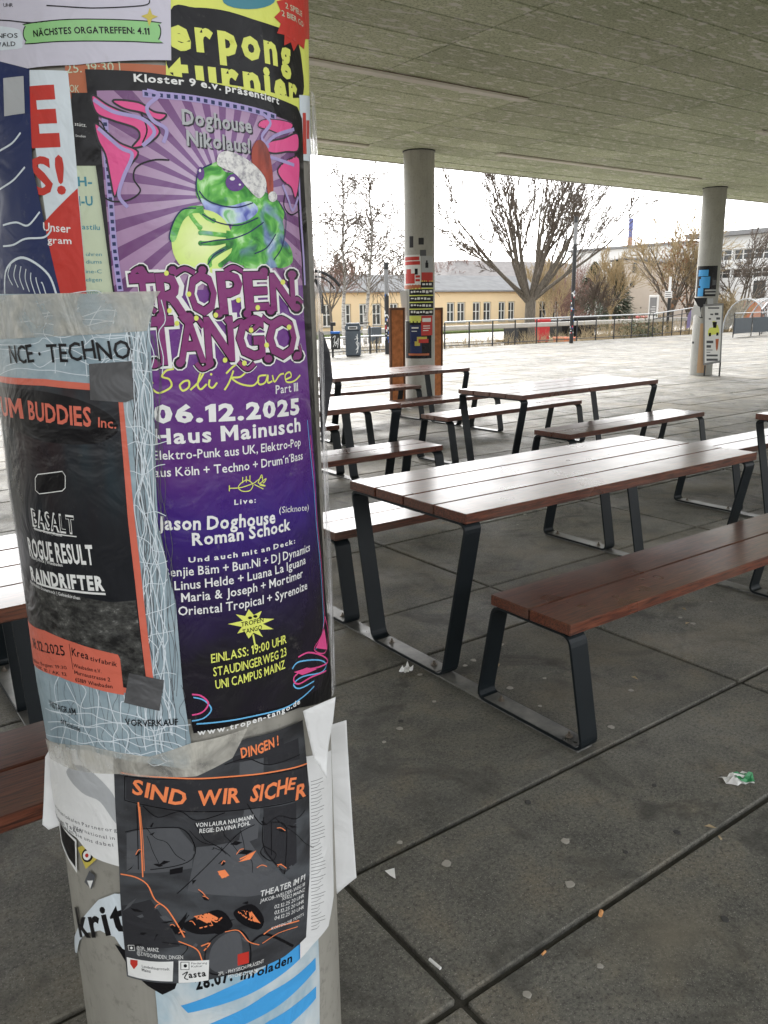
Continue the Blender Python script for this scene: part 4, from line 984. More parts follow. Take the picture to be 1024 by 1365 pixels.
# yellow beer-pong poster
p = poster('poster', [(222, -30), (430, -30), (418, 190), (222, 120)], 'yellow', 2, 'yellow poster with fat bubble letters on black at the top of the column')
f = Flat(); f.pp([(228, 12), (262, 8), (300, 12), (340, 24), (370, 34), (398, 48), (407, 80), (405, 130), (300, 110), (228, 96)], True); part(f, 'black_blob', 'black', p, 3)
f = Flat(); text(f, 'erpong', (229, 62), (393, 93), 40, 'o1', sp=.14); text(f, 'turnier', (232, 116), (402, 142), 42, 'o1', sp=.14); part(f, 'bubble_letters', 'yellow', p, 4)
part(Flat().disc(335, -2, 36, 13), 'green_shape', 'teal', p, 4)
P_ = []
for k in range(26): P_.append((399+(30 if k % 2 else 22)*math.cos(k/13*math.pi), 22+(46 if k % 2 else 36)*math.sin(k/13*math.pi)))
part(Flat().pp(P_), 'red_star', 'red', p, 5)
part(text(text(Flat(), '2 SPIELE', (384, 10), (407, 22), 7, 'b'), '2 BIER GO', (379, 20), (409, 36), 7, 'b'), 'lettering', 'cream', p, 6)
f = Flat().pp([(404, 128), (416, 130), (417, 190), (405, 188)]); q = poster('poster', [(403, 126), (417, 128), (418, 215), (404, 213)], 'palewhite', 5, 'narrow white scrap with red print at the right edge below the yellow poster')
part(Flat().pp([(407, 150), (411, 150), (413, 205), (408, 205)]).pp([(412, 160), (416, 160), (416, 185), (413, 185)]), 'red_print', 'red', q, 6)
# lavender flyer at the top left
p = poster('flyer', [(E0, -20), (228, -20), (229, 79), (100, 85), (34, 90), (E0, 72)], 'lavender', 8, 'pale lavender flyer with a green date pill at the top left of the column')
f = Flat(); f.pp([(40, 30), (200, 28), (211, 32), (214, 41), (211, 51), (203, 55), (44, 56), (33, 53), (29, 44), (32, 34)], True, 3); part(f, 'green_pill', 'green', p, 10)
part(Flat().pp([(39, 28.5), (201, 26.5), (212.5, 31), (215.5, 41), (212.5, 52), (204, 56.5), (43, 57.5), (31.5, 54), (27.5, 44), (30.5, 33)], True, 3), 'pill_outline', 'black', p, 9)
part(text(Flat(), 'NÄCHSTES ORGATREFFEN: 4.11', (43, 48), (200, 45), 8.5, 'x'), 'lettering', 'black', p, 11)
part(Flat().pp([(-30, 36), (16, 36), (26, 44), (27, 56), (20, 64), (-30, 66)], True, 3), 'pill', 'palewhite', p, 9)
f = text(text(Flat(), 'INFOS', (-8, 50), (21, 49), 6, 'b'), 'WALD', (-10, 62), (18, 60), 6, 'b'); text(f, 'UHR', (2, 8), (15, 8), 5, 'n'); f.rib([(60, 6), (120, 9), (190, 6), (200, -2)], .0012); f.rib([(70, 26), (40, 29), (5, 26), (-20, 26)], .0012); part(f, 'fine_print', 'black', p, 10)
part(Flat().pp([(200, 9), (203, 18), (211, 21), (203, 24), (199, 34), (196, 24), (188, 20), (197, 17)]), 'star', 'gold', p, 11)
# ------------------------------------------------------------------ big purple poster
pp_ = poster('concert_poster', [(112, 91), (200, 96), (300, 113), (399, 142), (405, 158), (413, 330), (425, 600), (436, 800), (443, 900), (443, 930), (400, 944), (330, 962), (258, 979), (225, 800), (190, 560), (150, 390), (122, 190)], 'black', 12, 'big glossy purple concert poster with a green frog in a santa hat', L=.008)
f = Flat().pp([(128, 120), (200, 121), (300, 137), (392, 163), (398, 250), (404, 350), (407, 440), (160, 440), (150, 372), (138, 250)]); part(f, 'ray_picture', 'rays', pp_, 13)
f = Flat().pp([(152, 392), (405, 380), (414, 520), (426, 700), (436, 880), (430, 915), (250, 960), (215, 760), (185, 560)]); part(f, 'purple_ground', 'pgrad', pp_, 14)
# checker border left/top
f = Flat().rib([(139, 150), (141, 200), (146, 260), (152, 330), (160, 388)], .0075); f.rib([(190, 124), (260, 131), (330, 144), (370, 156)], .0075); f.rib([(400, 215), (404, 300), (408, 380)], .0055); part(f, 'lilac_border', 'lilac', pp_, 14.5)
f = Flat()
for a_, b_, n_ in (((139, 150), (141, 200), 5), ((141, 200), (146, 260), 6), ((146, 260), (152, 330), 7), ((152, 330), (160, 388), 6), ((190, 124), (260, 131), 7), ((260, 131), (330, 144), 7), ((330, 144), (370, 156), 4)):
    for k in range(n_):
        t = (k+.25)/n_; u = (k+.75)/n_; f.rib([(a_[0]+(b_[0]-a_[0])*t, a_[1]+(b_[1]-a_[1])*t), (a_[0]+(b_[0]-a_[0])*u, a_[1]+(b_[1]-a_[1])*u)], .0042, False)
part(f, 'border_checks', 'navy', pp_, 15)
# flame wings
f = Flat(); g = Flat(); h_l = Flat()
for P_ in ([(122, 126), (145, 140), (175, 152), (200, 160), (213, 176), (196, 192), (176, 196), (186, 182), (180, 170), (150, 160), (128, 150)], [(126, 164), (142, 176), (160, 190), (184, 202), (172, 222), (160, 244), (152, 262), (146, 236), (140, 206), (130, 186)], [(150, 133), (185, 136), (205, 148), (222, 152), (212, 160), (190, 150), (165, 144)],
           [(398, 178), (380, 184), (362, 188), (352, 198), (366, 204), (384, 202), (399, 200)], [(400, 210), (384, 214), (372, 226), (378, 240), (390, 250), (396, 264), (401, 240)], [(392, 166), (374, 160), (352, 160), (346, 168), (360, 172), (380, 178)]):
    f.pp(P_, True, 4); h_l.rib(P_, .0022, closed=True)
for P_ in ([(124, 132), (150, 148), (190, 158), (206, 176), (190, 194)], [(130, 170), (160, 196), (176, 206), (164, 236), (158, 260), (170, 276)], [(196, 120), (212, 126), (196, 142), (204, 160), (222, 172), (218, 190)], [(394, 172), (366, 182), (352, 204), (372, 212), (394, 220)], [(352, 152), (362, 164), (350, 182), (360, 196)], [(400, 262), (392, 280), (386, 266), (378, 246)]):
    g.rib(P_, .0042, n=6)
q_ = Flat()
for P_ in ([(137, 262), (150, 268), (172, 266), (187, 254), (178, 238), (182, 222), (204, 213), (226, 213)], [(382, 255), (380, 275), (390, 286), (402, 280)], [(124, 158), (134, 162), (140, 174)], [(188, 150), (196, 172), (190, 190)], [(356, 168), (350, 186), (358, 202)]): q_.rib(P_, .0018, n=6)
part(f, 'flame_wings', 'pink', pp_, 15.5); part(h_l, 'wing_outline', 'dgrey', pp_, 16); part(g, 'wing_lines', 'lilac', pp_, 16.5); part(q_, 'thin_curls', 'black', pp_, 16)
# ---- frog
L0 = 17
f = Flat().pp([(374, 318), (389, 330), (391, 350), (372, 357), (362, 340)], True); f.pp([(283, 218), (270, 225), (263, 238), (262, 258), (270, 270), (290, 284), (310, 290), (335, 288), (352, 296), (372, 302), (380, 285), (372, 268), (352, 254), (336, 246), (318, 232), (300, 228), (292, 216)], True, 5)
f.pp([(318, 290), (350, 262), (368, 275), (379, 300), (378, 326), (366, 346), (340, 354), (318, 352), (300, 340), (306, 314)], True, 5); part(f, 'frog_body', 'frog', pp_, L0)
f = Flat().pp([(268, 264), (285, 272), (308, 274), (334, 268), (345, 280), (330, 294), (305, 298), (282, 288)], True); part(f, 'frog_throat', 'belly', pp_, L0+.6)
part(Flat().disc(270, 323, 41, 44, 36), 'ball', 'ball', pp_, L0+1.2)
f = Flat()
for P_, w_ in (([(272, 279), (254, 280), (240, 292), (230, 318)], .0085), ([(252, 282), (258, 292), (266, 302)], .005), ([(266, 280), (276, 290), (284, 294)], .005), ([(372, 296), (350, 312), (322, 320), (302, 318)], .02), ([(306, 314), (288, 312), (270, 310)], .0055), ([(306, 320), (288, 324), (270, 324)], .0055), ([(312, 326), (296, 334), (282, 344), (280, 352)], .0055), ([(320, 328), (306, 344), (296, 352)], .0055), ([(376, 350), (350, 354), (326, 352)], .009)): f.rib(P_, w_)
for q_ in ((230, 319), (267, 303), (285, 294), (268, 310), (268, 324), (280, 353), (295, 353)): f.disc(*q_, 3.6, 3.6, 10)
part(f, 'frog_arms', 'frog', pp_, L0+1.8)
f = Flat()
for P_ in ([(266, 254), (276, 266), (296, 274), (318, 276), (338, 270)], [(262, 277), (244, 279), (232, 294), (226, 314), (228, 322)], [(268, 324), (290, 320), (310, 318), (332, 310), (352, 296)], [(278, 352), (286, 340), (300, 332)], [(372, 268), (382, 290), (378, 326), (366, 346)], [(283, 218), (266, 228), (262, 250), (268, 268)], [(270, 285), (290, 296), (318, 300), (345, 290)], [(340, 338), (356, 330), (368, 312)]): f.rib(P_, .0016)
part(f, 'frog_outline', 'navy', pp_, L0+2.4)
part(Flat().disc(268, 231, 5, 9).disc(314, 243, 13, 12), 'frog_eyes', 'eye', pp_, L0+2.4); part(Flat().disc(310, 238, 3.4, 2.6, 10).disc(267, 227, 1.6, 2.4, 8).disc(320, 246, 1.6, 1.4, 8), 'eye_glints', 'white', pp_, L0+3)
f = Flat().pp([(336, 218), (337, 196), (346, 186), (356, 194), (362, 212), (365, 240), (364, 262), (358, 258), (354, 236), (340, 220)], True); part(f, 'hat_cloth', 'hatred', pp_, L0+3)
f = Flat().pp([(292, 206), (304, 201), (326, 210), (344, 224), (355, 240), (354, 256), (345, 264), (330, 250), (314, 232), (298, 224), (290, 218)], True); f.disc(364, 262, 6, 7); part(f, 'hat_fur', 'fur', pp_, L0+3.6)
# ---- title lettering
part(text(text(Flat(), 'Kloster 9 e.v. präsentiert', (179, 108), (374, 139), 9.5, 'x', curve=.1), '', (0, 0), (1, 1), 1), 'heading', 'white', pp_, 15)
fs = Flat(); text(fs, 'Doghouse', (246, 167), (339, 179), 19, 'x', curve=.02); text(fs, 'Nikolaus!', (252, 195), (337, 206), 19, 'x'); part(fs, 'lettering_shadow', 'dgrey', pp_, 15.5)
fs = Flat(); text(fs, 'Doghouse', (244, 165), (337, 177), 19, 'x'); text(fs, 'Nikolaus!', (250, 193), (335, 204), 19, 'x'); part(fs, 'lettering_grey', 'lgrey', pp_, 16.5)
T1 = [('T', 180, 424, 57), ('R', 215, 422, 56), ('O', 255, 418, 54), ('P', 296, 416, 52), ('E', 330, 412, 48), ('N', 364, 412, 46)]
T2 = [('T', 203, 484, 60), ('A', 240, 482, 58), ('N', 277, 480, 56), ('G', 318, 477, 54), ('O', 358, 476, 52)]
def title(wt, mat, lay, grow_=0):
    fl = Flat()
    for TT, wd in ((T1, (34, 38, 38, 32, 32, 32)), (T2, (36, 36, 38, 38, 40))):
        for (c_, x, y, h), w_ in zip(TT, wd): text(fl, c_, (x, y+1), (x+w_, y-1), h, wt)
    for P_ in ([(176, 362), (182, 372), (194, 366), (186, 358), (176, 364)], [(196, 424), (190, 418), (198, 410), (208, 416)], [(300, 424), (310, 434), (322, 428), (334, 440), (346, 432)], [(388, 408), (396, 398), (404, 404)], [(196, 482), (204, 488), (214, 484)], [(392, 478), (402, 472), (400, 460)], [(240, 420), (250, 430), (262, 424), (272, 436)], [(300, 362), (312, 356), (324, 362)], [(350, 422), (362, 430), (376, 424), (390, 432)], [(262, 484), (270, 492), (282, 486)], [(318, 482), (330, 492), (340, 484)], [(232, 366), (246, 358), (260, 364)]):
        fl.rib(P_, .0055+grow_, n=5)
    for (x, y) in ((188, 360), (214, 422), (252, 422), (292, 418), (330, 418), (362, 414), (396, 410), (206, 484), (240, 484), (280, 484), (358, 478), (398, 474), (230, 360), (270, 360), (352, 362), (390, 366)): fl.disc(x, y, 5.5+grow_*900, 5.5+grow_*900, 10)
    part(fl, 'title_letters', mat, pp_, lay)
title('o2', 'white', 20, .0055); title('o1', 'black', 20.6, .0035); title('x', 'magenta', 21.2)
fl = Flat()
for (x, y) in ((226, 414), (262, 424), (318, 400), (236, 431), (252, 392), (288, 420), (300, 480), (326, 484), (356, 460), (335, 440), (386, 436), (378, 376), (222, 364), (344, 410)): fl.disc(x, y, 3.2, 3.6, 10)
part(fl, 'yellow_dots', 'yellow', pp_, 22)
# script "Soli Rave"
fl = Flat()
for P_ in ([(232, 492), (222, 494), (216, 502), (226, 506), (228, 516), (212, 524), (202, 518)], [(226, 490), (236, 488), (242, 490)], [(246, 508), (240, 514), (244, 521), (252, 516), (252, 508), (246, 508)], [(254, 520), (266, 508), (276, 488), (270, 492), (264, 512), (268, 519), (276, 512)], [(280, 506), (279, 514), (284, 517), (290, 510)],
           [(312, 494), (306, 510), (300, 520)], [(302, 498), (316, 486), (332, 490), (322, 502), (310, 504), (322, 512), (338, 514), (346, 506)], [(356, 500), (346, 502), (346, 512), (354, 510), (358, 500), (358, 510), (364, 508)], [(364, 500), (367, 509), (374, 500), (380, 498)], [(382, 506), (390, 502), (388, 496), (382, 500), (384, 509), (394, 508), (402, 500)], [(202, 518), (196, 514), (204, 510)]): fl.rib(P_, .0024, n=6)
fl.disc(282, 499, 1.6, 1.8, 8); part(fl, 'script_lettering', 'yellow', pp_, 16)
fl = Flat(); X = lambda t, a, b, h, w_='b', **k: text(fl, t, a, b, h, w_, **k)
X('Part III', (369, 525), (399, 521), 11); X('06.12.2025', (207, 563), (401, 551), 21, 'o1'); X('Haus Mainusch', (206, 592), (402, 574), 19, 'x', sp=.11)
X('Elektro-Punk aus UK, Elektro-Pop', (205, 613), (402, 594), 11.5); X('aus Köln + Techno + Drum´n´Bass', (206, 636), (405, 612), 11.5)
X('Live:', (313, 673), (342, 670), 6.5, 'x', sp=.2); X('Jason Doghouse', (211, 706), (368, 697), 17, 'x'); X('(Sicknote)', (373, 684), (412, 680), 8, 'n'); X('Roman Schock', (257, 727), (388, 706), 15.5, 'x')
X('Und auch mit an Deck:', (252, 750), (394, 724), 6.5, 'x', sp=.2)
X('Benjie Bäm + Bun.Ni + DJ Dynamics', (218, 769), (414, 734), 11.5); X('Linus Helde + Luana La Iguana', (233, 787), (408, 751), 11.5); X('Maria & Joseph + Mortimer', (242, 803), (404, 769), 11.5); X('Oriental Tropical + Syrenoize', (238, 821), (410, 785), 11.5)
X('www.tropen-tango.de', (264, 981), (401, 938), 7, 'x', sp=.15)
part(fl, 'lettering', 'white', pp_, 16)
fl = Flat(); X('EINLASS: 19:00 UHR', (282, 884), (383, 857), 11.5); X('STAUDINGERWEG 23', (285, 902), (383, 874), 11.5); X('UNI CAMPUS MAINZ', (288, 919), (381, 891), 11.5)
P_ = [(336+(27 if k % 2 else 15)*math.cos(k/9*math.pi)*(1+.2*math.sin(k*2.3)), 832+(20 if k % 2 else 12)*math.sin(k/9*math.pi)) for k in range(18)]; fl.pp(P_)
fl.rib([(338, 846), (341, 862)], .0025, False)
# trumpet with flowers
for P_ in ([(306, 651), (322, 650), (340, 644)], [(306, 647), (306, 655)], [(322, 644), (330, 640), (338, 646), (334, 654), (324, 655), (318, 650), (322, 644)], [(340, 644), (350, 636)], [(340, 646), (352, 652)], [(324, 636), (324, 644)], [(329, 635), (329, 643)], [(334, 634), (334, 642)], [(345, 644), (350, 633), (352, 644), (356, 638), (347, 646), (355, 648), (345, 644)]): fl.rib(P_, .0013)
part(fl, 'yellow_print', 'yellow', pp_, 16)
fl = Flat(); X('TROPEN', (322, 836), (352, 829), 6, 'b'); X('TANGO', (324, 846), (350, 839), 6, 'b'); fl.disc(334, 824, 3, 2, 8); fl.disc(341, 822, 3, 2, 8); part(fl, 'emblem_lettering', 'black', pp_, 17)
# neon lines along the border
fl = Flat(); g = Flat()
fl.rib([(411, 560), (420, 660), (428, 760), (432, 820), (430, 850), (422, 866)], .0016); fl.rib([(262, 966), (300, 962), (340, 955), (380, 944), (404, 930), (420, 915)], .0022); fl.rib([(390, 892), (400, 882), (426, 880), (436, 886), (430, 896), (405, 902), (392, 912), (400, 918), (420, 908)], .0022); fl.rib([(258, 930), (272, 934), (282, 946), (272, 958), (256, 962)], .002)
g.rib([(415, 580), (423, 680), (431, 780), (434, 830)], .0014); g.rib([(398, 876), (412, 870), (430, 874), (438, 882), (424, 890), (404, 894), (392, 904), (398, 912), (418, 902), (436, 894)], .0026); g.rib([(256, 926), (268, 928), (278, 938), (270, 950), (256, 954)], .0024); g.rib([(434, 822), (430, 846), (420, 866), (434, 870), (438, 848), (434, 822)], .0018)
g.pp([(433, 838), (437, 866), (422, 864)]); g.pp([(392, 896), (410, 890), (424, 892), (404, 900)]); part(fl, 'cyan_lines', 'cyanline', pp_, 16); part(g, 'pink_lines', 'pink', pp_, 16.5)
# ------------------------------------------------------------------ techno poster at the left
tp = poster('concert_poster', [(E0, 392), (206, 392), (200, 440), (206, 560), (208, 640), (211, 700), (226, 770), (234, 800), (244, 920), (256, 1000), (254, 1026), (200, 1018), (120, 1000), (62, 984), (30, 860), (E0, 760)], 'techno', 23, 'blue-grey techno concert poster with dark coral-edged panel, left side of the column')
rs = random.Random(5); g = Flat(); h_l = Flat()
def wav(fl, x0, y0, dx, dy, n, amp, w_):
    P_ = [(x0+dx*k/n+rs.uniform(-amp, amp), y0+dy*k/n+rs.uniform(-amp, amp)) for k in range(n+1)]; fl.rib(P_, w_, n=4)
for k in range(9): wav(g, 172+rs.uniform(-6, 22), 420, 38, 560, 16, 9, .0011)
for k in range(8): wav(g, 60+k*22, 404, 8, 90, 4, 9, .0011)
for k in range(9): wav(g, 0+rs.uniform(-10, 20), 400+k*12, 190, rs.uniform(-10, 20), 8, 8, .001)
for k in range(10): wav(g, 158+k*2, 560+k*38, 58, rs.uniform(-26, 26), 4, 5, .001)
for k in range(9): wav(g, 78+k*17, 905, 8, 100, 5, 8, .0015)
for k in range(7): wav(g, 66, 935+k*9, 185, 34, 8, 7, .0013)
for k in range(16): wav(h_l, 176+rs.uniform(-6, 30), 420+rs.uniform(0, 60), 34, 480, 12, 6, .0007)
for k in range(20): wav(h_l, 70+k*9, 910, 6, 90, 5, 5, .0006)
part(h_l, 'dark_lines', 'grey', tp, 24); part(g, 'white_lines', 'palewhite', tp, 24.5)
fl = Flat(); fl.pp([(E0, 500), (60, 505), (120, 511), (163, 522), (167, 560), (180, 690), (192, 800), (207, 925), (207, 932), (170, 924), (95, 900), (36, 836), (22, 760), (E0, 640)]); part(fl, 'coral_border', 'pinkred', tp, 25)
fl = Flat(); fl.pp([(E0, 508), (60, 514), (120, 520), (158, 530), (171, 690), (184, 810), (197, 922), (150, 912), (90, 888), (36, 820), (22, 740), (E0, 640)]); part(fl, 'dark_panel', 'dpan', tp, 26)
fl = Flat(); fl.pp([(26, 760), (90, 790), (150, 802), (181, 800), (197, 922), (160, 912), (96, 890), (38, 828)]); part(fl, 'field_photo', 'ruin', tp, 26.6)
fl = Flat(); fl.pp([(E0, 520), (30, 518), (90, 528), (140, 548), (158, 568), (150, 582), (120, 592), (60, 588), (20, 572), (E0, 560)], True, 4); fl.pp([(52, 632), (84, 628), (88, 634), (88, 650), (84, 654), (54, 658), (49, 653), (49, 637)]); part(fl, 'black_shapes', 'black', tp, 27.2)
fl = Flat(); fl.rib([(52, 632), (84, 628), (88, 634), (88, 650), (84, 654), (54, 658), (49, 653), (49, 637)], .0012, False, closed=True)
X('BASALT', (46, 700), (102, 711), 22, 'o1'); fl.rib([(47, 704), (103, 715)], .0015, False); X('ROGUE RESULT', (42, 740), (127, 752), 24, 'x'); X('RAINDRIFTER', (44, 772), (141, 786), 17, 'o1', sp=.12); fl.rib([(50, 776), (142, 791)], .003, False)
X('Stoner-Doom | Kassel', (48, 706), (84, 715), 4, 'b'); X('Heavy-Rock | Wiesbaden', (44, 744), (85, 755), 4, 'b'); X('Psychedelic-Stonerrock | Gelsenkirchen', (42, 777), (108, 799), 4, 'b'); part(fl, 'band_names', 'white', tp, 28)
fl = Flat(); X('BASALT', (47, 699), (101, 710), 20, 'n'); part(fl, 'band_name_core', 'black', tp, 28.6)
fl = Flat(); X('UM', (5, 553), (34, 557), 24, 'x'); X('BUDDIES', (41, 558), (123, 568), 24, 'x'); X('Inc.', (132, 569), (156, 571), 13, 'b'); part(fl, 'coral_lettering', 'pinkred', tp, 28)
fl = Flat().pp([(33, 826), (60, 840), (100, 856), (140, 868), (158, 872), (161, 878), (166, 926), (120, 916), (80, 902), (42, 880)]); part(fl, 'coral_box', 'pinkred', tp, 27.8)
fl = Flat(); X('18.12.2025', (46, 862), (88, 874), 12, 'b'); fl.rib([(93, 858), (98, 892)], .001, False); X('Krea', (97, 873), (119, 879), 10, 'b'); X('tivfabrik', (121, 880), (157, 888), 6, 'b'); X('Wiesbaden e.V.', (99, 889), (136, 897), 5, 'b'); X('Murnaustrasse 2', (100, 898), (148, 908), 5, 'b'); X('65189 Wiesbaden', (101, 908), (151, 917), 5, 'b')
X('Einlass: Beginn: 19:30', (46, 880), (90, 892), 4, 'n'); X('VVK 10 / AK 12', (50, 889), (90, 901), 4, 'n')
X('NCE · TECHNO', (16, 484), (176, 477), 24, 'b', jit=.06, seed=4); X('INSTAGRAM', (68, 941), (102, 954), 8, 'n', jit=.06); X('official.me', (82, 964), (108, 976), 7, 'n', jit=.05); X('VORVERKAUF', (168, 967), (238, 966), 8.5, 'b', jit=.06)
part(fl, 'black_lettering', 'black', tp, 28.6)
# tapes
poster('tape_strip', [(E0, 396), (214, 388), (208, 398), (196, 441), (120, 446), (E0, 454)], 'tape', 30, 'translucent parcel tape across the top edge of the techno poster', 'tape', 'tape on the front column')
poster('tape_strip', [(62, 984), (120, 992), (200, 1008), (256, 990), (330, 970), (310, 1010), (262, 1034), (160, 1031), (68, 1010)], 'tape', 30, 'translucent parcel tape along the lower edge of the techno poster', 'tape', 'tape on the front column')
poster('tape_patch', [(119, 485), (176, 481), (179, 531), (168, 536), (121, 533)], 'tapegrey', 31, 'upper square of dark grey tape on the techno poster', 'tape', 'tape on the front column')
poster('tape_patch', [(173, 896), (219, 906), (213, 947), (166, 936)], 'tapegrey', 31, 'lower square of dark grey tape at the corner of the techno poster', 'tape', 'tape on the front column')
# ------------------------------------------------------------------ lower zone
# stickers and old graffiti under everything
p = poster('poster', [(228, 1312), (300, 1296), (405, 1270), (428, 1240), (430, 1400), (212, 1400), (205, 1325)], 'bluewhite', 1, 'torn blue and white poster with black date at the foot of the column')
fl = Flat()
for y_ in (1330, 1368, 1406): fl.pp([(240, y_+14), (300, y_-8), (360, y_-42), (424, y_-90), (424, y_-74), (372, y_-24), (310, y_+8), (250, y_+24)])
part(fl, 'blue_stripes', 'skyblue', p, 2)
fl = Flat(); X('28.07. ', (262, 1322), (316, 1308), 15, 'o1'); X('Infoladen', (322, 1309), (392, 1284), 11, 'x'); part(fl, 'lettering', 'black', p, 2.6)
p = poster('round_sticker', [(92, 1272), (96, 1250), (108, 1224), (128, 1202), (150, 1194), (175, 1194), (175, 1275), (160, 1268), (150, 1252), (130, 1243), (112, 1246), (102, 1256), (99, 1272)], 'palewhite', 2, 'torn pale round sticker with thick black letters low on the column', 'sticker', 'stickers on the front column')
fl = Flat(); X('krit', (103, 1250), (172, 1240), 32, 'x', shear=.35); part(fl, 'lettering', 'black', p, 3)
p = poster('round_sticker', [(150, 1262), (175, 1272), (240, 1300), (232, 1322), (215, 1330), (195, 1318), (170, 1295)], 'black', 1.5, 'black torn lower edge of the round sticker below the theatre poster', 'sticker', 'stickers on the front column')
p = poster('yellow_sticker', [(100, 1132), (116, 1125), (128, 1146), (112, 1160)], 'gold', 6, 'small yellow square sticker with a round black and red symbol', 'sticker', 'stickers on the front column')
part(Flat().disc(114, 1142, 8, 9, 16), 'black_ring', 'black', p, 7); part(Flat().disc(113.5, 1142, 5.6, 6.4, 14), 'white_ring', 'white', p, 7.6); part(Flat().disc(113.5, 1142, 2.4, 2.8, 10), 'red_dot', 'red', p, 8.2)
p = poster('dark_sticker', [(74, 1092), (84, 1108), (98, 1122), (99, 1166), (88, 1150), (78, 1122)], 'white', 4, 'dark pointed sticker with white rim at the left edge of the column', 'sticker', 'stickers on the front column')
part(Flat().pp([(76, 1095), (84, 1110), (96, 1124), (97, 1158), (88, 1146), (79, 1121)]), 'dark_print', 'black', p, 5)
p = poster('sticker_scrap', [(116, 1163), (124, 1170), (119, 1188), (109, 1178)], 'grey', 1, 'small grey diamond-shaped remains of a sticker', 'sticker', 'stickers on the front column'); part(Flat().pp([(113, 1176), (121, 1176), (117, 1187)]), 'white_core', 'white', p, 2)
# typewriter letter at the left
p = poster('letter_sheet', [(64, 985), (66, 1060), (76, 1092), (100, 1118), (124, 1144), (158, 1157), (157, 1000), (100, 990)], 'paper', 14, 'white typewritten sheet between the techno and the theatre posters', 'paper sheet', 'paper sheets on the front column')
fl = Flat(); X('unseren lokalen Partnerorg', (72, 1075), (155, 1110), 4.5, 'n', sp=.2); X('international in', (96, 1104), (152, 1121), 4.5, 'n', sp=.2); X('diskutieren Sie uns dabei', (74, 1090), (150, 1130), 4.5, 'n', sp=.2); X('In diesen Tagen', (72, 1074+10), (108, 1112), 5, 'b', sp=.12); part(fl, 'lettering', 'grey', p, 15)
part(Flat().pp([(86, 1030), (110, 1022), (150, 1060), (156, 1100), (132, 1070), (108, 1058)], True), 'grey_picture', 'lgrey', p, 14.8)
# right-hand white papers
p = poster('letter_sheet', [(403, 1010), (444, 1000), (447, 1195), (440, 1235), (418, 1262), (402, 1280)], 'paper', 10, 'white sheet covered in fine print, wrapped round the right side of the column', 'paper sheet', 'paper sheets on the front column')
fl = Flat(); rs = random.Random(3)
for k in range(44):
    y_ = 1040+k*4.6; fl.rib([(417, y_+3), (423+rs.uniform(0, 3), y_+1), (432+rs.uniform(-4, 4), y_-3)], .0008, False)
part(fl, 'fine_print', 'grey', p, 11)
# theatre poster
th = poster('theatre_poster', [(150, 1000), (260, 1010), (330, 985), (404, 960), (408, 1000), (414, 1050), (414, 1170), (409, 1250), (380, 1276), (300, 1302), (230, 1312), (168, 1303), (160, 1200), (154, 1090)], 'street', 18, 'dark grey theatre poster with orange hand-drawn title low on the column')
th_o = Flat().rib([(166, 1035), (250, 1039), (330, 1035), (409, 1021), (412, 1061), (330, 1079), (240, 1081), (166, 1067)], .0016, False, closed=True); part(th_o, 'board_outline', 'black', th, 19.6)
fl = Flat(); fl.pp([(168, 1036), (250, 1040), (330, 1036), (408, 1022), (411, 1060), (330, 1078), (240, 1080), (168, 1066)]); fl.pp([(310, 1010), (378, 984), (380, 1002), (312, 1018)]); part(fl, 'title_board', 'dgrey', th, 19)
fl = Flat(); X('SIND', (177, 1058), (247, 1074), 19, 'x', jit=.05, seed=2); X('WIR', (264, 1075), (320, 1069), 19, 'x', jit=.06, seed=3); X('SICH', (334, 1068), (383, 1059), 20, 'x', jit=.06, seed=5); X('E', (384, 1053), (393, 1052), 14, 'x'); X('R', (395, 1068), (409, 1062), 18, 'x', jit=.1, seed=3); X('DINGEN !', (323, 1012), (372, 993), 13, 'x', jit=.06)
for P_ in ([(160, 1030), (240, 1038), (330, 1034), (410, 1018)], [(184, 1070), (187, 1110), (190, 1170)], [(160, 1166), (180, 1170), (196, 1180), (206, 1200), (222, 1212), (236, 1232), (246, 1250)], [(262, 1226), (276, 1222), (288, 1230), (296, 1224)], [(266, 1238), (284, 1234)], [(318, 1216), (332, 1226), (346, 1230)], [(292, 1166), (302, 1170)], [(320, 1146), (340, 1136)], [(352, 1246), (368, 1236), (400, 1228)], [(268, 1262), (280, 1258), (272, 1268)]): fl.rib(P_, .0022, n=4)
fl.pp([(258, 1222), (278, 1218), (294, 1226), (276, 1232)]); fl.pp([(322, 1214), (336, 1216), (348, 1232), (334, 1226)]); fl.pp([(290, 1162), (300, 1160), (306, 1168), (296, 1172)]); fl.pp([(318, 1150), (336, 1138), (342, 1134), (334, 1146)]); part(fl, 'orange_drawing', 'orange', th, 20)
fl = Flat()
for P_ in ([(190, 1075), (210, 1090), (240, 1082), (262, 1094), (300, 1084)], [(330, 1072), (350, 1100), (372, 1088), (396, 1092), (408, 1080)], [(236, 1192), (290, 1140), (318, 1112), (340, 1100)], [(166, 1110), (190, 1106), (240, 1104), (260, 1130), (250, 1150), (200, 1160)], [(352, 1090), (352, 1130), (376, 1160)], [(362, 1096), (382, 1104), (380, 1166)], [(362, 1096), (362, 1140)], [(236, 1246), (240, 1236), (252, 1220)], [(216, 1256), (250, 1262), (236, 1280)], [(182, 1074), (184, 1160)], [(300, 1020), (330, 1012), (360, 1020), (400, 1006)], [(352, 1128), (368, 1138), (362, 1148), (348, 1138), (352, 1128)]): fl.rib(P_, .0014)
fl.pp([(226, 1160), (244, 1156), (243, 1164), (226, 1167)]); fl.pp([(230, 1240), (250, 1216), (244, 1238), (234, 1246)]); fl.pp([(244, 1232), (290, 1214), (310, 1232), (300, 1242), (262, 1246)], True); fl.pp([(312, 1216), (336, 1206), (352, 1224), (346, 1240), (322, 1232)], True)
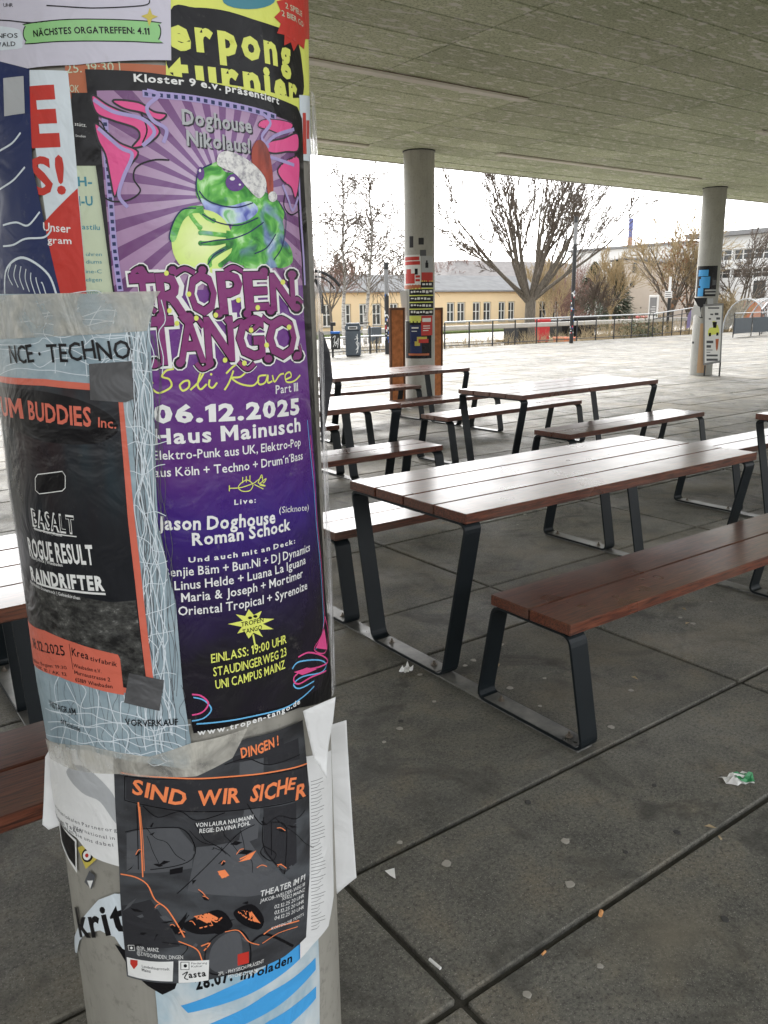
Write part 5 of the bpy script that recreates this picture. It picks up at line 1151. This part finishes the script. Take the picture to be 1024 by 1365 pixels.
P2_ = [(276, 1294), (276, 1262), (298, 1243), (322, 1242), (334, 1262), (330, 1292), (300, 1300)]; fl.rib(P2_, .002, closed=True); fl.rib([(335, 1258), (356, 1246), (392, 1262)], .004); part(fl, 'black_drawing', 'black', th, 20)
part(Flat().pp([(280, 1290), (282, 1264), (300, 1246), (320, 1246), (322, 1290), (300, 1298)], True), 'headlamp', 'grey', th, 20.6); part(Flat().pp([(317, 1273), (332, 1269), (332, 1284), (317, 1288)]), 'red_square', 'red', th, 21.2)
part(Flat().pp([(320, 1014), (352, 1006), (352, 1032), (320, 1036)]).pp([(326, 1080), (348, 1076), (344, 1118), (318, 1128)]).pp([(168, 1112), (196, 1104), (238, 1104), (258, 1128), (256, 1158), (168, 1164)]).pp([(262, 1130), (330, 1118), (352, 1150), (396, 1180), (330, 1196), (250, 1188)]), 'pale_ground', 'grey', th, 18.6); part(Flat().pp([(352, 1078), (396, 1070), (396, 1150), (378, 1166), (352, 1136)]).pp([(162, 1208), (200, 1200), (226, 1236), (240, 1262), (166, 1262)]).pp([(356, 1000), (398, 984), (400, 1012), (358, 1020)]), 'dark_walls', 'dgrey', th, 18.8)
rs = random.Random(21); fd = Flat(); fo = Flat(); fg = Flat()
for k in range(70):
    x_, y_ = rs.uniform(172, 400), rs.uniform(1096, 1262)
    if 255 < x_ < 345 and y_ < 1120 or x_ > 335 and y_ > 1168: continue
    a_, L_ = rs.gauss(0, .5), rs.uniform(3, 11); dx_, dy_ = math.cos(a_)*L_, math.sin(a_)*L_-.25*L_
    (fd if k % 3 else fg).pp([(x_-dx_, y_-dy_), (x_+rs.gauss(0, 2), y_-rs.uniform(1, 4)), (x_+dx_, y_+dy_), (x_+rs.gauss(0, 2), y_+rs.uniform(1, 3))])
    if k % 4 == 0: fo.rib([(x_-dx_*.8, y_-dy_*.8-2), (x_, y_-rs.uniform(3, 5)), (x_+dx_*.8, y_+dy_*.8-2)], .0012)
for k in range(9): wav(fd, rs.uniform(180, 380), rs.uniform(1085, 1150), rs.uniform(10, 60), rs.uniform(-20, 60), 4, 5, .0009)
fo.rib([(238, 1255), (262, 1266), (270, 1282), (276, 1292)], .0018); fo.rib([(300, 1243), (318, 1241), (332, 1256), (346, 1260)], .0014); fo.rib([(186, 1076), (190, 1120), (192, 1162)], .001); fo.rib([(398, 1236), (372, 1244), (350, 1258)], .0012)
part(fg, 'debris_light', 'grey', th, 19.3); part(fd, 'debris_dark', 'black', th, 19.7); part(fo, 'orange_edges', 'orange', th, 20.2)
fl = Flat(); X('VON LAURA NAUMANN', (261, 1103), (338, 1092), 5.5); X('REGIE: DAVINA POHL', (266, 1111), (334, 1100), 5.5); X('THEATER IM P1', (347, 1196), (407, 1173), 7.5); X('JAKOB-WELDER-WEG 18', (347, 1204), (407, 1181), 4.6, 'n'); X('55122 MAINZ', (376, 1200.5), (407, 1188.5), 4.4, 'n')
for k, t_ in enumerate(('02.12.25 20 UHR', '03.12.25 20 UHR', '04.12.25 20 UHR')): X(t_, (366, 1212+k*7.6), (406, 1196.5+k*7.6), 4.6, 'n')
X('KOSTENLOSE TICKETS', (362, 1240), (406, 1221), 3.6, 'n'); X('@2PL_MAINZ', (182, 1267), (212, 1269), 5, 'n'); X('@ZWISCHENDEN_DINGEN', (182, 1273), (244, 1279), 5, 'n'); X('2PL - PHYSISCH PRÄSENT', (291, 1301), (352, 1283), 4.5, 'n'); X('PSYCHISCH LABIL', (304, 1305), (344, 1295), 4.5, 'n')
fl.rib([(170, 1261), (178, 1261), (179, 1268), (171, 1268)], .001, False, closed=True); fl.disc(174.5, 1264.7, 1.8, 1.8, 8)
fl.pp([(168, 1277), (231, 1282), (230, 1309), (170, 1301)]); fl.pp([(238, 1281), (279, 1280), (278, 1307), (238, 1311)]); part(fl, 'white_print', 'white', th, 20.6)
fl = Flat(); X('Landeshauptstadt', (189, 1290), (226, 1294), 3.6, 'n'); X('Mainz', (189, 1295), (201, 1297), 3.8, 'b'); X('asta', (252, 1304), (275, 1301), 8, 'x'); fl.rib([(241, 1283), (252, 1283), (252, 1293), (241, 1293)], .0012, False, closed=True); fl.disc(247, 1288, 2.4, 2.4, 8); fl.rib([(243, 1300), (250, 1296), (246, 1304), (251, 1306)], .0018); X('Förderung', (255, 1286), (276, 1285), 2.6, 'n'); X('Kultur', (255, 1290), (270, 1289), 2.6, 'n'); part(fl, 'logo_print', 'black', th, 21.4)
part(Flat().pp([(173, 1280), (183, 1281), (183, 1287), (178, 1293), (173, 1286)]), 'red_crest', 'red', th, 21.4)
# clear film along the right edge, taped shiny wrap
s1, s2 = math.radians(66)*RP, math.radians(101)*RP
fl = Flat(); zz0, zz1 = pc(430, 945)[1], pc(412, 120)[1]; N_ = 16
fl.poly([(s1+.004*math.sin(k*1.7), zz0+(zz1-zz0)*k/N_) for k in range(N_+1)]+[(s2, zz1), (s2, zz0)])
o = wrap(s1, zz0, 32); fl.build('clear_film', K['film'], None, 32, org=o, loc=o, label='crinkled clear packing film along the right edge of the column', cat='packing film')
s1, s2 = -math.radians(101)*RP, -math.radians(70)*RP
fl = Flat(); zz0, zz1 = pc(20, 780)[1], pc(20, 450)[1]; fl.poly([(s2+.005*math.sin(k*1.7), zz0+(zz1-zz0)*k/N_) for k in range(N_+1)]+[(s1, zz1), (s1, zz0)][::1]); o = wrap(s2, zz0, 32)
fl.build('clear_film', K['film'], None, 32, org=o, loc=o, label='crinkled clear packing film along the left edge of the column', cat='packing film')
# ---- loose sheets standing off the column at the right and left
def flap(P, depth, name, mat, label, cat, bend=.01, group='paper sheets on the front column'):
    """sheet hanging in a plane at the column's side, gently bowed, 0.4 mm thick"""
    base = np.array([NC[0], NC[1]])+nvec*depth; org = None; V = []
    for (px, py) in P:
        d = ray(px, py); t = ((base-CAM[:2])@nvec)/(d[:2]@nvec); V.append(CAM+t*d)
    V = np.array(V); nn = np.array([*nvec, 0]); rr_ = np.array([*rvec, 0]); o0 = V[0].copy(); Q = [((v-o0)@rr_, v[2]-o0[2]) for v in V]
    Q, T = split(Q, tessellate_polygon([[Vector((p[0], p[1], 0)) for p in Q]]), .006)
    zmin = min(q[1] for q in Q); smin = min(q[0] for q in Q)
    W = [o0+rr_*q[0]+np.array([0, 0, q[1]])+nn*(math.sin(q[1]*16)*bend*.6+math.sin(q[1]*41+q[0]*30)*bend*.16+(q[0]-smin)**2*5*bend/.01*.35+max(0, .05-(q[1]-zmin))**2*5) for q in Q]
    W = np.array(W); org = W.mean(0); n = len(W); F = []
    for t in T:
        a, b, c = (Q[k] for k in t); F.append(tuple(t) if (b[0]-a[0])*(c[1]-a[1])-(c[0]-a[0])*(b[1]-a[1]) > 0 else tuple(t[::-1]))
    me = bpy.data.meshes.new(name); me.from_pydata([tuple(v-org) for v in W], [], F); me.shade_smooth()
    o = link(name, me, mat, None, tuple(org), label=label, cat=cat, group=group); so_ = o.modifiers.new('paper_thickness', 'SOLIDIFY'); so_.thickness = .0004; return o
flap([(436, 968), (461, 958), (465, 1010), (473, 1163), (447, 1184), (436, 1150)], .03, 'letter_sheet', K['paper'], 'white sheet standing off the right side of the column, its edge in the air', 'paper sheet')
flap([(404, 948), (447, 928), (444, 960), (439, 990), (434, 1033), (418, 1010)], .2, 'paper_scrap', K['paper'], 'curled white paper scrap hanging off the right edge under the purple poster', 'paper sheet', .004)
flap([(74, 985), (60, 1010), (57, 1096), (66, 1101), (80, 1096), (82, 1000)], .05, 'paper_scrap', K['paper'], 'white paper scrap sticking out at the left side of the column', 'paper sheet', .004)
flap([(425, 440), (431, 444), (440, 470), (444, 505), (438, 545), (428, 600)], .03, 'poster_corner', K['dgrey'], 'dark loose poster corner bulging from the right edge beside the benches', 'poster scrap', .003, 'loose poster scraps')
# cable tie arcs sticking out to the right near the birches
def pl(px, py, depth=0.02):
    d = ray(px, py); base = np.array([NC[0], NC[1]])+nvec*depth; return CAM+d*(((base-CAM[:2])@nvec)/(d[:2]@nvec))
o = pl(424, 362); mb = MB(o)
mb.tube(smooth_path([pl(420, 361), pl(432, 364), (pl(444, 371)), pl(453, 381)]), [.0022]*16, 6); mb.tube(smooth_path([pl(420, 369), pl(430, 370), pl(440, 377), pl(446, 385)]), [.0012]*16, 6)
mb.tube(smooth_path([pl(420, 372), pl(426, 384), pl(429, 400), pl(430, 418)]), [.0026]*16, 6)
tag(mb.build('cable_tie', M['dark'], None, loc=tuple(o)), 'loose dark cable ties curling out from the right edge of the column', 'cable tie')
# ================================================================== PRINTS ON THE TWO FAR COLUMNS
class Col2:
    """flat prints on a far column, by picture points"""
    def __init__(s, C, R): s.C = C[:2]; s.R = R; d = s.C/np.linalg.norm(s.C); s.n = -d; s.r = np.array([d[1], -d[0]])
    def pc(s, px, py):
        d = ray(px, py); a = d[:2]; A = a@a; B = a@s.C; D = B*B-A*(s.C@s.C-s.R**2); t = (B-math.sqrt(D))/A if D > 0 else B/A; p = CAM+t*d; q = p[:2]-s.C
        return math.atan2(q@s.r, q@s.n), p[2]
    def quad(s, mb, x0, y0, x1, y1, lay):
        (t0, z1), (t1, _) = s.pc(x0, y0), s.pc(x1, y0); z0 = s.pc((x0+x1)/2, y1)[1]; n = 8; V = []
        for k in range(n+1):
            t = t0+(t1-t0)*k/n; R = s.R+.0015+lay*.0008; p = s.C+R*(math.cos(t)*s.n+math.sin(t)*s.r); V += [(p[0], p[1], z0), (p[0], p[1], z1)]
        mb.add(V, [(2*k, 2*k+2, 2*k+3, 2*k+1) for k in range(n)])
    def put(s, name, rects, mat, lay, parent=None, **kw):
        x0, y0, x1, y1 = rects[0]; t, z = s.pc((x0+x1)/2, (y0+y1)/2); o = (*(s.C+s.R*(math.cos(t)*s.n+math.sin(t)*s.r)), z)
        if parent: o = tuple(parent.location)
        mb = MB(o)
        for r in rects: s.quad(mb, *r, lay)
        return mb.build(name, mat, parent, loc=None if parent else o, **kw)
A_ = Col2(PC, .23); G2 = 'posters on the middle column'
def A(rect, mat, label, lay=1, cat='poster', name='poster', group=G2): return A_.put(name, [rect], K[mat], lay, None, label=label, cat=cat, group=group)
p = A((539, 341, 561, 380), 'paper', 'white poster with red print high on the left of the middle column'); A_.put('red_print', [(540, 343, 559, 347), (540, 349, 560, 353), (541, 365, 553, 378), (554, 367, 560, 370), (554, 372, 560, 375), (542, 359, 548, 365)], K['red'], 2, p); A_.put('black_figure', [(553, 358, 557, 366)], K['black'], 2, p)
p = A((562, 341, 577, 363), 'lgrey', 'grey poster with a small dark figure, top right of the middle column'); A_.put('figure', [(567, 350, 571, 357), (568, 347, 570, 350)], K['black'], 2, p)
p = A((562, 363, 577, 376), 'red', 'plain deep red flyer on the right side of the middle column')
A((539, 380, 562, 385), 'redbr', 'dull red-brown strip under the red and white poster on the middle column')
for k in range(5):
    y0 = 374 if k == 0 else 384+(k-1)*9.1; x0 = 561 if k == 0 else 546
    p = A((x0, y0, 577.5, y0+9), 'yellow', ['short topmost yellow and black flyer in the stack on the middle column', 'second yellow and black flyer from the top of the stack on the middle column', 'third yellow and black flyer from the top of the stack on the middle column', 'fourth yellow and black flyer from the top of the stack on the middle column', 'lowest striped yellow and black flyer of the stack on the middle column'][k])
    A_.put('black_field', [(x0, y0+1.6, 577.5, y0+9)], K['black'], 2, p); rr = random.Random(k); w_ = []
    x = x0+2
    while x < 573: u = rr.uniform(2, 4); w_.append((x, y0+3.5+rr.uniform(-.6, .6), x+u, y0+6+rr.uniform(-.6, .8))); x += u+1.2
    A_.put('white_words', w_, K['white'], 3, p)
p = A((546, 421, 562, 430), 'yellow', 'plain yellow flyer above the dark blue poster on the middle column')
p = A((541, 428, 575, 478), 'black', 'large dark poster with blue field and dancer on the middle column', 2); A_.put('blue_field', [(547, 433, 562, 471)], K['navy'], 3, p); A_.put('figure_cloth', [(556, 449, 569, 455), (553, 455, 560, 461)], K['gold'], 4, p); A_.put('figure_skirt', [(558, 452, 571, 457)], K['red'], 5, p); A_.put('white_words', [(549, 436, 558, 438), (549, 441, 556, 442)], K['white'], 4, p); A_.put('bottom_line', [(545, 471, 572, 474)], K['redbr'], 4, p)
p = A((561.5, 421, 576, 447), 'red', 'small red flyer with white frame overlapping the dark poster on the middle column', 6); A_.put('white_bits', [(563, 424, 574, 429), (564, 434, 573, 435), (564, 437, 573, 438), (564, 440, 571, 441)], K['white'], 7, p)
A_.put('sticker_remains', [(546, 315, 551, 330)], K['dgrey'], 1, None, label='tall dark sticker remains on the left of the middle column above the posters', cat='sticker', group='stickers on the middle column')
A_.put('sticker_remains', [(558, 317, 565, 326)], K['dgrey'], 1, None, label='stepped dark sticker remains in the centre of the middle column', cat='sticker', group='stickers on the middle column')
A_.put('sticker_remains', [(560, 333, 568, 341)], K['grey'], 1, None, label='grey sticker remains just above the grey poster on the middle column', cat='sticker', group='stickers on the middle column')
def sheet_at(pts, C, off, name, mat, label, cat, group=None):
    d0 = C[:2]/np.linalg.norm(C[:2]); V = []
    for (px, py) in pts:
        d = ray(px, py); base = C[:2]-d0*off; V.append(CAM+d*(((base-CAM[:2])@d0)/(d[:2]@d0)))
    V = np.array(V); org = V.mean(0); n = len(V); nn = np.array([*d0, 0])*.004; T = tessellate_polygon([[Vector((p[0], p[1], 0)) for p in pts]])
    me = bpy.data.meshes.new(name); me.from_pydata([tuple(v-org) for v in V]+[tuple(v-org+nn) for v in V], [], [tuple(t) for t in T]+[tuple(i+n for i in t[::-1]) for t in T]+[(i, (i+1) % n, (i+1) % n+n, i+n) for i in range(n)]); fixn(me)
    return link(name, me, mat, None, tuple(org), label=label, cat=cat, group=group)
sheet_at([(533, 389), (546, 386), (545, 400), (541, 427), (537, 425)], PC, .12, 'paper_sheet', K['paper'], 'white sheet hanging loose off the left side of the middle column', 'paper sheet')
B_ = Col2(QC, .23); G3 = 'posters on the right column'
p = B_.put('poster', [(931, 355, 957, 395)], K['black'], 1, None, label='black and bright blue poster on the right column', cat='poster', group=G3); B_.put('blue_shapes', [(932, 360, 945, 368), (935, 369, 947, 384), (931, 384, 938, 395), (933, 372, 936, 381)], K['skyblue'], 2, p); B_.put('white_words', [(940, 386, 955, 388), (940, 390, 954, 392)], K['lgrey'], 2, p); B_.put('grey_square', [(950, 373, 955, 380)], K['grey'], 2, p)
B_.put('paper_strip', [(924, 340, 929.5, 344)], K['black'], 1, None, label='small black sticker high on the left edge of the right column', cat='sticker', group='stickers on the right column')
B_.put('sticker', [(923, 455, 925.5, 458)], K['black'], 1, None, label='tiny black sticker low on the right column', cat='sticker', group='stickers on the right column')
B_.put('plaster_patch', [(934, 431, 946, 497)], simple('bare_orange_patch', (.5, .33, .2), .8, .2, 0, .1, 3), 1, None, label='pale orange patch on the column behind the white placard', cat='patch')
sheet_at([(925, 397), (943, 397), (939, 408), (935, 410), (933, 424), (937, 424), (930, 407)], QC, .27, 'torn_poster', K['dgrey'], 'dark torn poster remnant peeling off the right column', 'poster scrap')
sheet_at([(926, 406), (933, 409), (935, 423), (926, 419), (919, 436), (918, 424)], QC, .275, 'torn_paper', K['paper'], 'white torn paper peeling off the left of the right column', 'paper sheet')
sheet_at([(917, 420), (922, 412), (920, 436), (915, 438)], QC, .29, 'torn_paper', K['lilac'], 'thin violet paper scrap hanging at the left edge of the right column', 'paper sheet')
# white placard propped at the right column
c = at(950, 497.5, 2, 0); d0 = c[:2]/np.linalg.norm(c[:2]); D0 = QC[:2]-d0*.33
def pq(px, py, off=0):
    d = ray(px, py); return CAM+d*(((D0-d0*off-CAM[:2])@d0)/(d[:2]@d0))
corn = [(938, 405.5), (965, 404), (961.5, 483), (937.5, 487)]
def plq(mb, P, th, off=0):
    V = [pq(*p, off) for p in P]; W = [v+np.array([*d0, 0])*th for v in V]; n = len(V); mb.add(V+W, [tuple(range(n)), tuple(range(2*n-1, n-1, -1))]+[(i, i+n, (i+1) % n+n, (i+1) % n) for i in range(n)]); return mb
o = pq(950, 490); o[2] = 0; t = empty('placard', tuple(o), 'white framed placard with a yellow toy car standing against the right column', 'placard')
plq(MB(o), corn, .02).build('board', M['grey'], t); plq(MB(o), [(940, 408.5), (963, 407), (959.5, 480.5), (939.5, 484)], .003, .003).build('sheet', K['paper'], t)
mb = MB(o)
for r in ((944, 409.5, 959, 411.5), (947, 418, 951, 420), (953, 417, 958, 420), (945, 424, 948, 426), (955, 423, 960, 426), (942, 454, 951, 457.5), (942, 460, 948, 463.5), (942, 466, 950, 467), (942, 469, 947, 470), (942, 472.5, 957, 475), (942, 478, 957, 481)): plq(mb, [(r[0], r[1]), (r[2], r[1]), (r[2], r[3]), (r[0], r[3])], .0008, .0042)
mb.build('lettering', K['grey'], t)
plq(plq(MB(o), [(944, 441), (946, 437), (951, 436), (952, 433), (957, 433), (959, 439), (959, 445), (944, 447)], .0008, .0042), [(950, 428), (954, 428), (954, 433), (950, 433)], .0008, .0042).build('toy_car', K['yellow'], t)
plq(plq(plq(MB(o), [(945, 444), (948, 443.5), (948, 448), (945, 448.5)], .0008, .0052), [(955, 443.5), (958, 443), (958, 447), (955, 447.5)], .0008, .0052), [(950, 429), (956, 429), (955, 437), (951, 437)], .0008, .0052).build('car_wheels', K['black'], t)
plq(MB(o), [(954, 452), (958.5, 451.5), (957, 465), (955.5, 468), (954.5, 464)], .0008, .0042).build('cone_picture', K['redbr'], t)
for px in (940, 960.5):
    a = pq(px, 487 if px < 950 else 483, -.01); MB(o).box(a[0]-.012, a[0]+.012, a[1]-.012, a[1]+.012, 0, a[2]).build('leg', M['dark'], t)
plq(MB(o), [(943, 398), (951, 397.5), (951, 405), (943, 405.5)], .01, .01).build('top_clip', K['lgrey'], t); 
# ================================================================== LITTER ON THE SLABS
def litter(px, py, fn, name, mat, label, cat, group=None, rz=0, parts=()):
    c = at(px, py); mb = MB(); fn(mb); me = mb.mesh(name); fixn(me); o = link(name, me, mat, None, (c[0], c[1], .003), label=label, cat=cat, group=group); o.rotation_euler.z = rz; return o
M['lit_w'] = simple('litter_white', (.72, .71, .68), .7, .3, 0, .08, 60); M['lit_o'] = simple('cigarette_filter', (.62, .3, .12), .8, .2, 0, .2, 200)
M['lit_g'] = simple('wrapper_green', (.02, .22, .07), .35, .5, 0, .3, 90); M['gum'] = simple('old_chewing_gum', (.33, .31, .27), .8, .2, 0, .12, 40); M['gumd'] = simple('dark_chewing_gum', (.06, .058, .055), .8, .2, 0, .2, 40); M['leaf'] = simple('dry_leaf', (.36, .28, .17), .8, .2, 0, .25, 60)
def butt(mb, L=.05, r=.004): mb.tube([np.array([-L/2, 0, r]), np.array([L/2, 0, r])], r, 8)
litter(580, 1288, lambda m: butt(m, .038, .0038), 'cigarette_butt', M['lit_w'], 'white cigarette end lying in the joint at the bottom of the picture', 'cigarette butt', 'cigarette butts', rz=-.55+math.pi/2*0+2.2)
litter(801, 1221, lambda m: butt(m, .018, .005), 'cigarette_butt', M['lit_o'], 'short orange cigarette filter lying by the long joint', 'cigarette butt', 'cigarette butts', rz=.5)
litter(960, 1119, lambda m: butt(m, .014, .003), 'cigarette_butt', M['leaf'], 'tan crushed cigarette end in the joint near the green wrapper', 'cigarette butt', 'cigarette butts', rz=1.)
litter(725, 1273, lambda m: butt(m, .014, .003), 'cigarette_butt', M['lit_o'], 'dark orange crumb lying in the long joint', 'cigarette butt', 'cigarette butts', rz=.2)
def crumple(mb, W=.06, D=.035, H=.02, seed=1, n=5):
    rs = random.Random(seed); V = []; 
    for i in range(n):
        for j in range(n):
            V.append((W*(i/(n-1)-.5)+rs.gauss(0, W*.04), D*(j/(n-1)-.5)+rs.gauss(0, D*.06), .001+H*abs(rs.gauss(.3, .35))*(1 if (i+j) % 2 else .5)))
    mb.add(V, [(i*n+j, (i+1)*n+j, (i+1)*n+j+1, i*n+j+1) for i in range(n-1) for j in range(n-1)])
def shard(mb): mb.add([(-.022, -.01, .002), (.02, -.014, .004), (.006, .016, .01), (-.02, .004, .012)], [(0, 1, 2), (0, 2, 3)])
litter(543, 895, lambda m: crumple(m, .055, .04, .03, 2, 6), 'crumpled_paper', M['lit_w'], 'crumpled white paper beside the ground bar of the foreground table', 'crumpled paper', rz=.4)
litter(521, 1167, shard, 'paper_shard', M['lit_w'], 'small white paper shard near the standing sheet of the column', 'paper scrap', rz=1.1)
o = litter(983, 1043, lambda m: crumple(m, .095, .05, .03, 8, 7), 'snack_wrapper', M['lit_w'], 'white and green crumpled wrapper lying on the slab at the right', 'wrapper', rz=-.5)
mb = MB(); crumple(mb, .05, .042, .028, 9, 6); mb.v = [(a+.018, b-.006, c_+.012) for a, b, c_ in mb.v]; mb.build('green_print', M['lit_g'], o)
def blob(r, seed, h=.0016):
    def f(mb):
        rs = random.Random(seed); n = 11; P = [(r*rs.uniform(.75, 1.15)*math.cos(6.283*k/n), r*rs.uniform(.7, 1.1)*math.sin(6.283*k/n)) for k in range(n)]
        V = [(x, y, 0) for x, y in P]+[(x*.8, y*.8, h) for x, y in P]; mb.add(V, [tuple(range(n, 2*n))]+[(k, (k+1) % n, (k+1) % n+n, k+n) for k in range(n)])
    return f
spots = [(533, 1124), (704, 1070), (754, 1122), (800, 1289), (703, 1327), (680, 918), (579, 936), (534, 962), (533, 972), (512, 990), (620, 888), (631, 881), (720, 942), (841, 921), (815, 970), (726, 905), (966, 1226), (595, 1152), (834, 1137), (907, 824), (924, 832), (948, 803), (560, 900), (668, 860), (690, 700), (628, 702), (700, 686), (872, 1048), (902, 1110), (760, 1180)]
GLAB = ['near the joint just right of the standing white sheet', 'uppermost on the large slab in front, left of its middle', 'on the large front slab, right of its centre', 'near the bottom edge right of the long joint', 'at the bottom of the picture near the joint crossing', 'under the foreground bench, left of its near leg', 'between the column and the near table feet, rightmost of three', 'left of the near bench foot, upper of a close pair', 'left of the near bench foot, lower of a close pair', 'close to the poster column at table foot height', 'beside the table foot, left one of a pair inside the frame', 'beside the table foot, right one of a pair inside the frame', 'inside the near bench frame, close to its outer leg', 'right of the near bench leg, in the middle of the slab', 'right of the near bench foot, close to the long joint', 'under the near end of the front bench seat', 'at the right edge of the picture below the green wrapper', 'on the front slab left of its middle, near the white shard', 'on the front slab nearest to the second long joint', 'under the front bench near the dry leaf, left one', 'under the front bench near the dry leaf, right one', 'farthest right under the front bench', 'right next to the crumpled paper at the ground bar', 'under the table behind its near right leg', 'between the far legs under the foreground table', 'on the slab below the foreground tabletop edge', 'beneath the middle of the foreground tabletop', 'on the slab right of the bench foot, beyond the first long joint', 'just above the orange bit in the second long joint', 'on the front slab midway between shard and filter']
for i, (px, py) in enumerate(spots):
    dk = i in (1, 7, 16, 18, 27, 28); litter(px, py, blob(.009+.003*((i*7) % 3), i), 'gum_spot', M['gumd' if dk else 'gum'], ('dark gum spot ' if dk else 'pale gum spot ')+GLAB[i], 'gum spot', 'gum spots on the paving')
lv = [(917, 832), (912, 813), (889, 802), (664, 888), (948, 1105), (592, 698), (846, 905)]
for i, (px, py) in enumerate(lv): litter(px, py, lambda m: m.add([(-.02, 0, .001), (-.006, .009, .006), (.016, .004, .002), (.004, -.008, .007)], [(0, 3, 2), (0, 2, 1)]), 'leaf_bit', M['leaf'], ['dry leaf fragment under the front bench, lowest of three', 'dry leaf fragment under the front bench, middle of three', 'dry leaf fragment under the front bench, nearest the seat edge', 'dry leaf fragment beside the near legs of the foreground table', 'dry leaf fragment near the green wrapper', 'dry leaf fragment left under the tabletop, by a joint', 'dry leaf fragment right of the near bench leg'][i], 'leaf', 'leaf bits on the paving', rz=i*1.3)
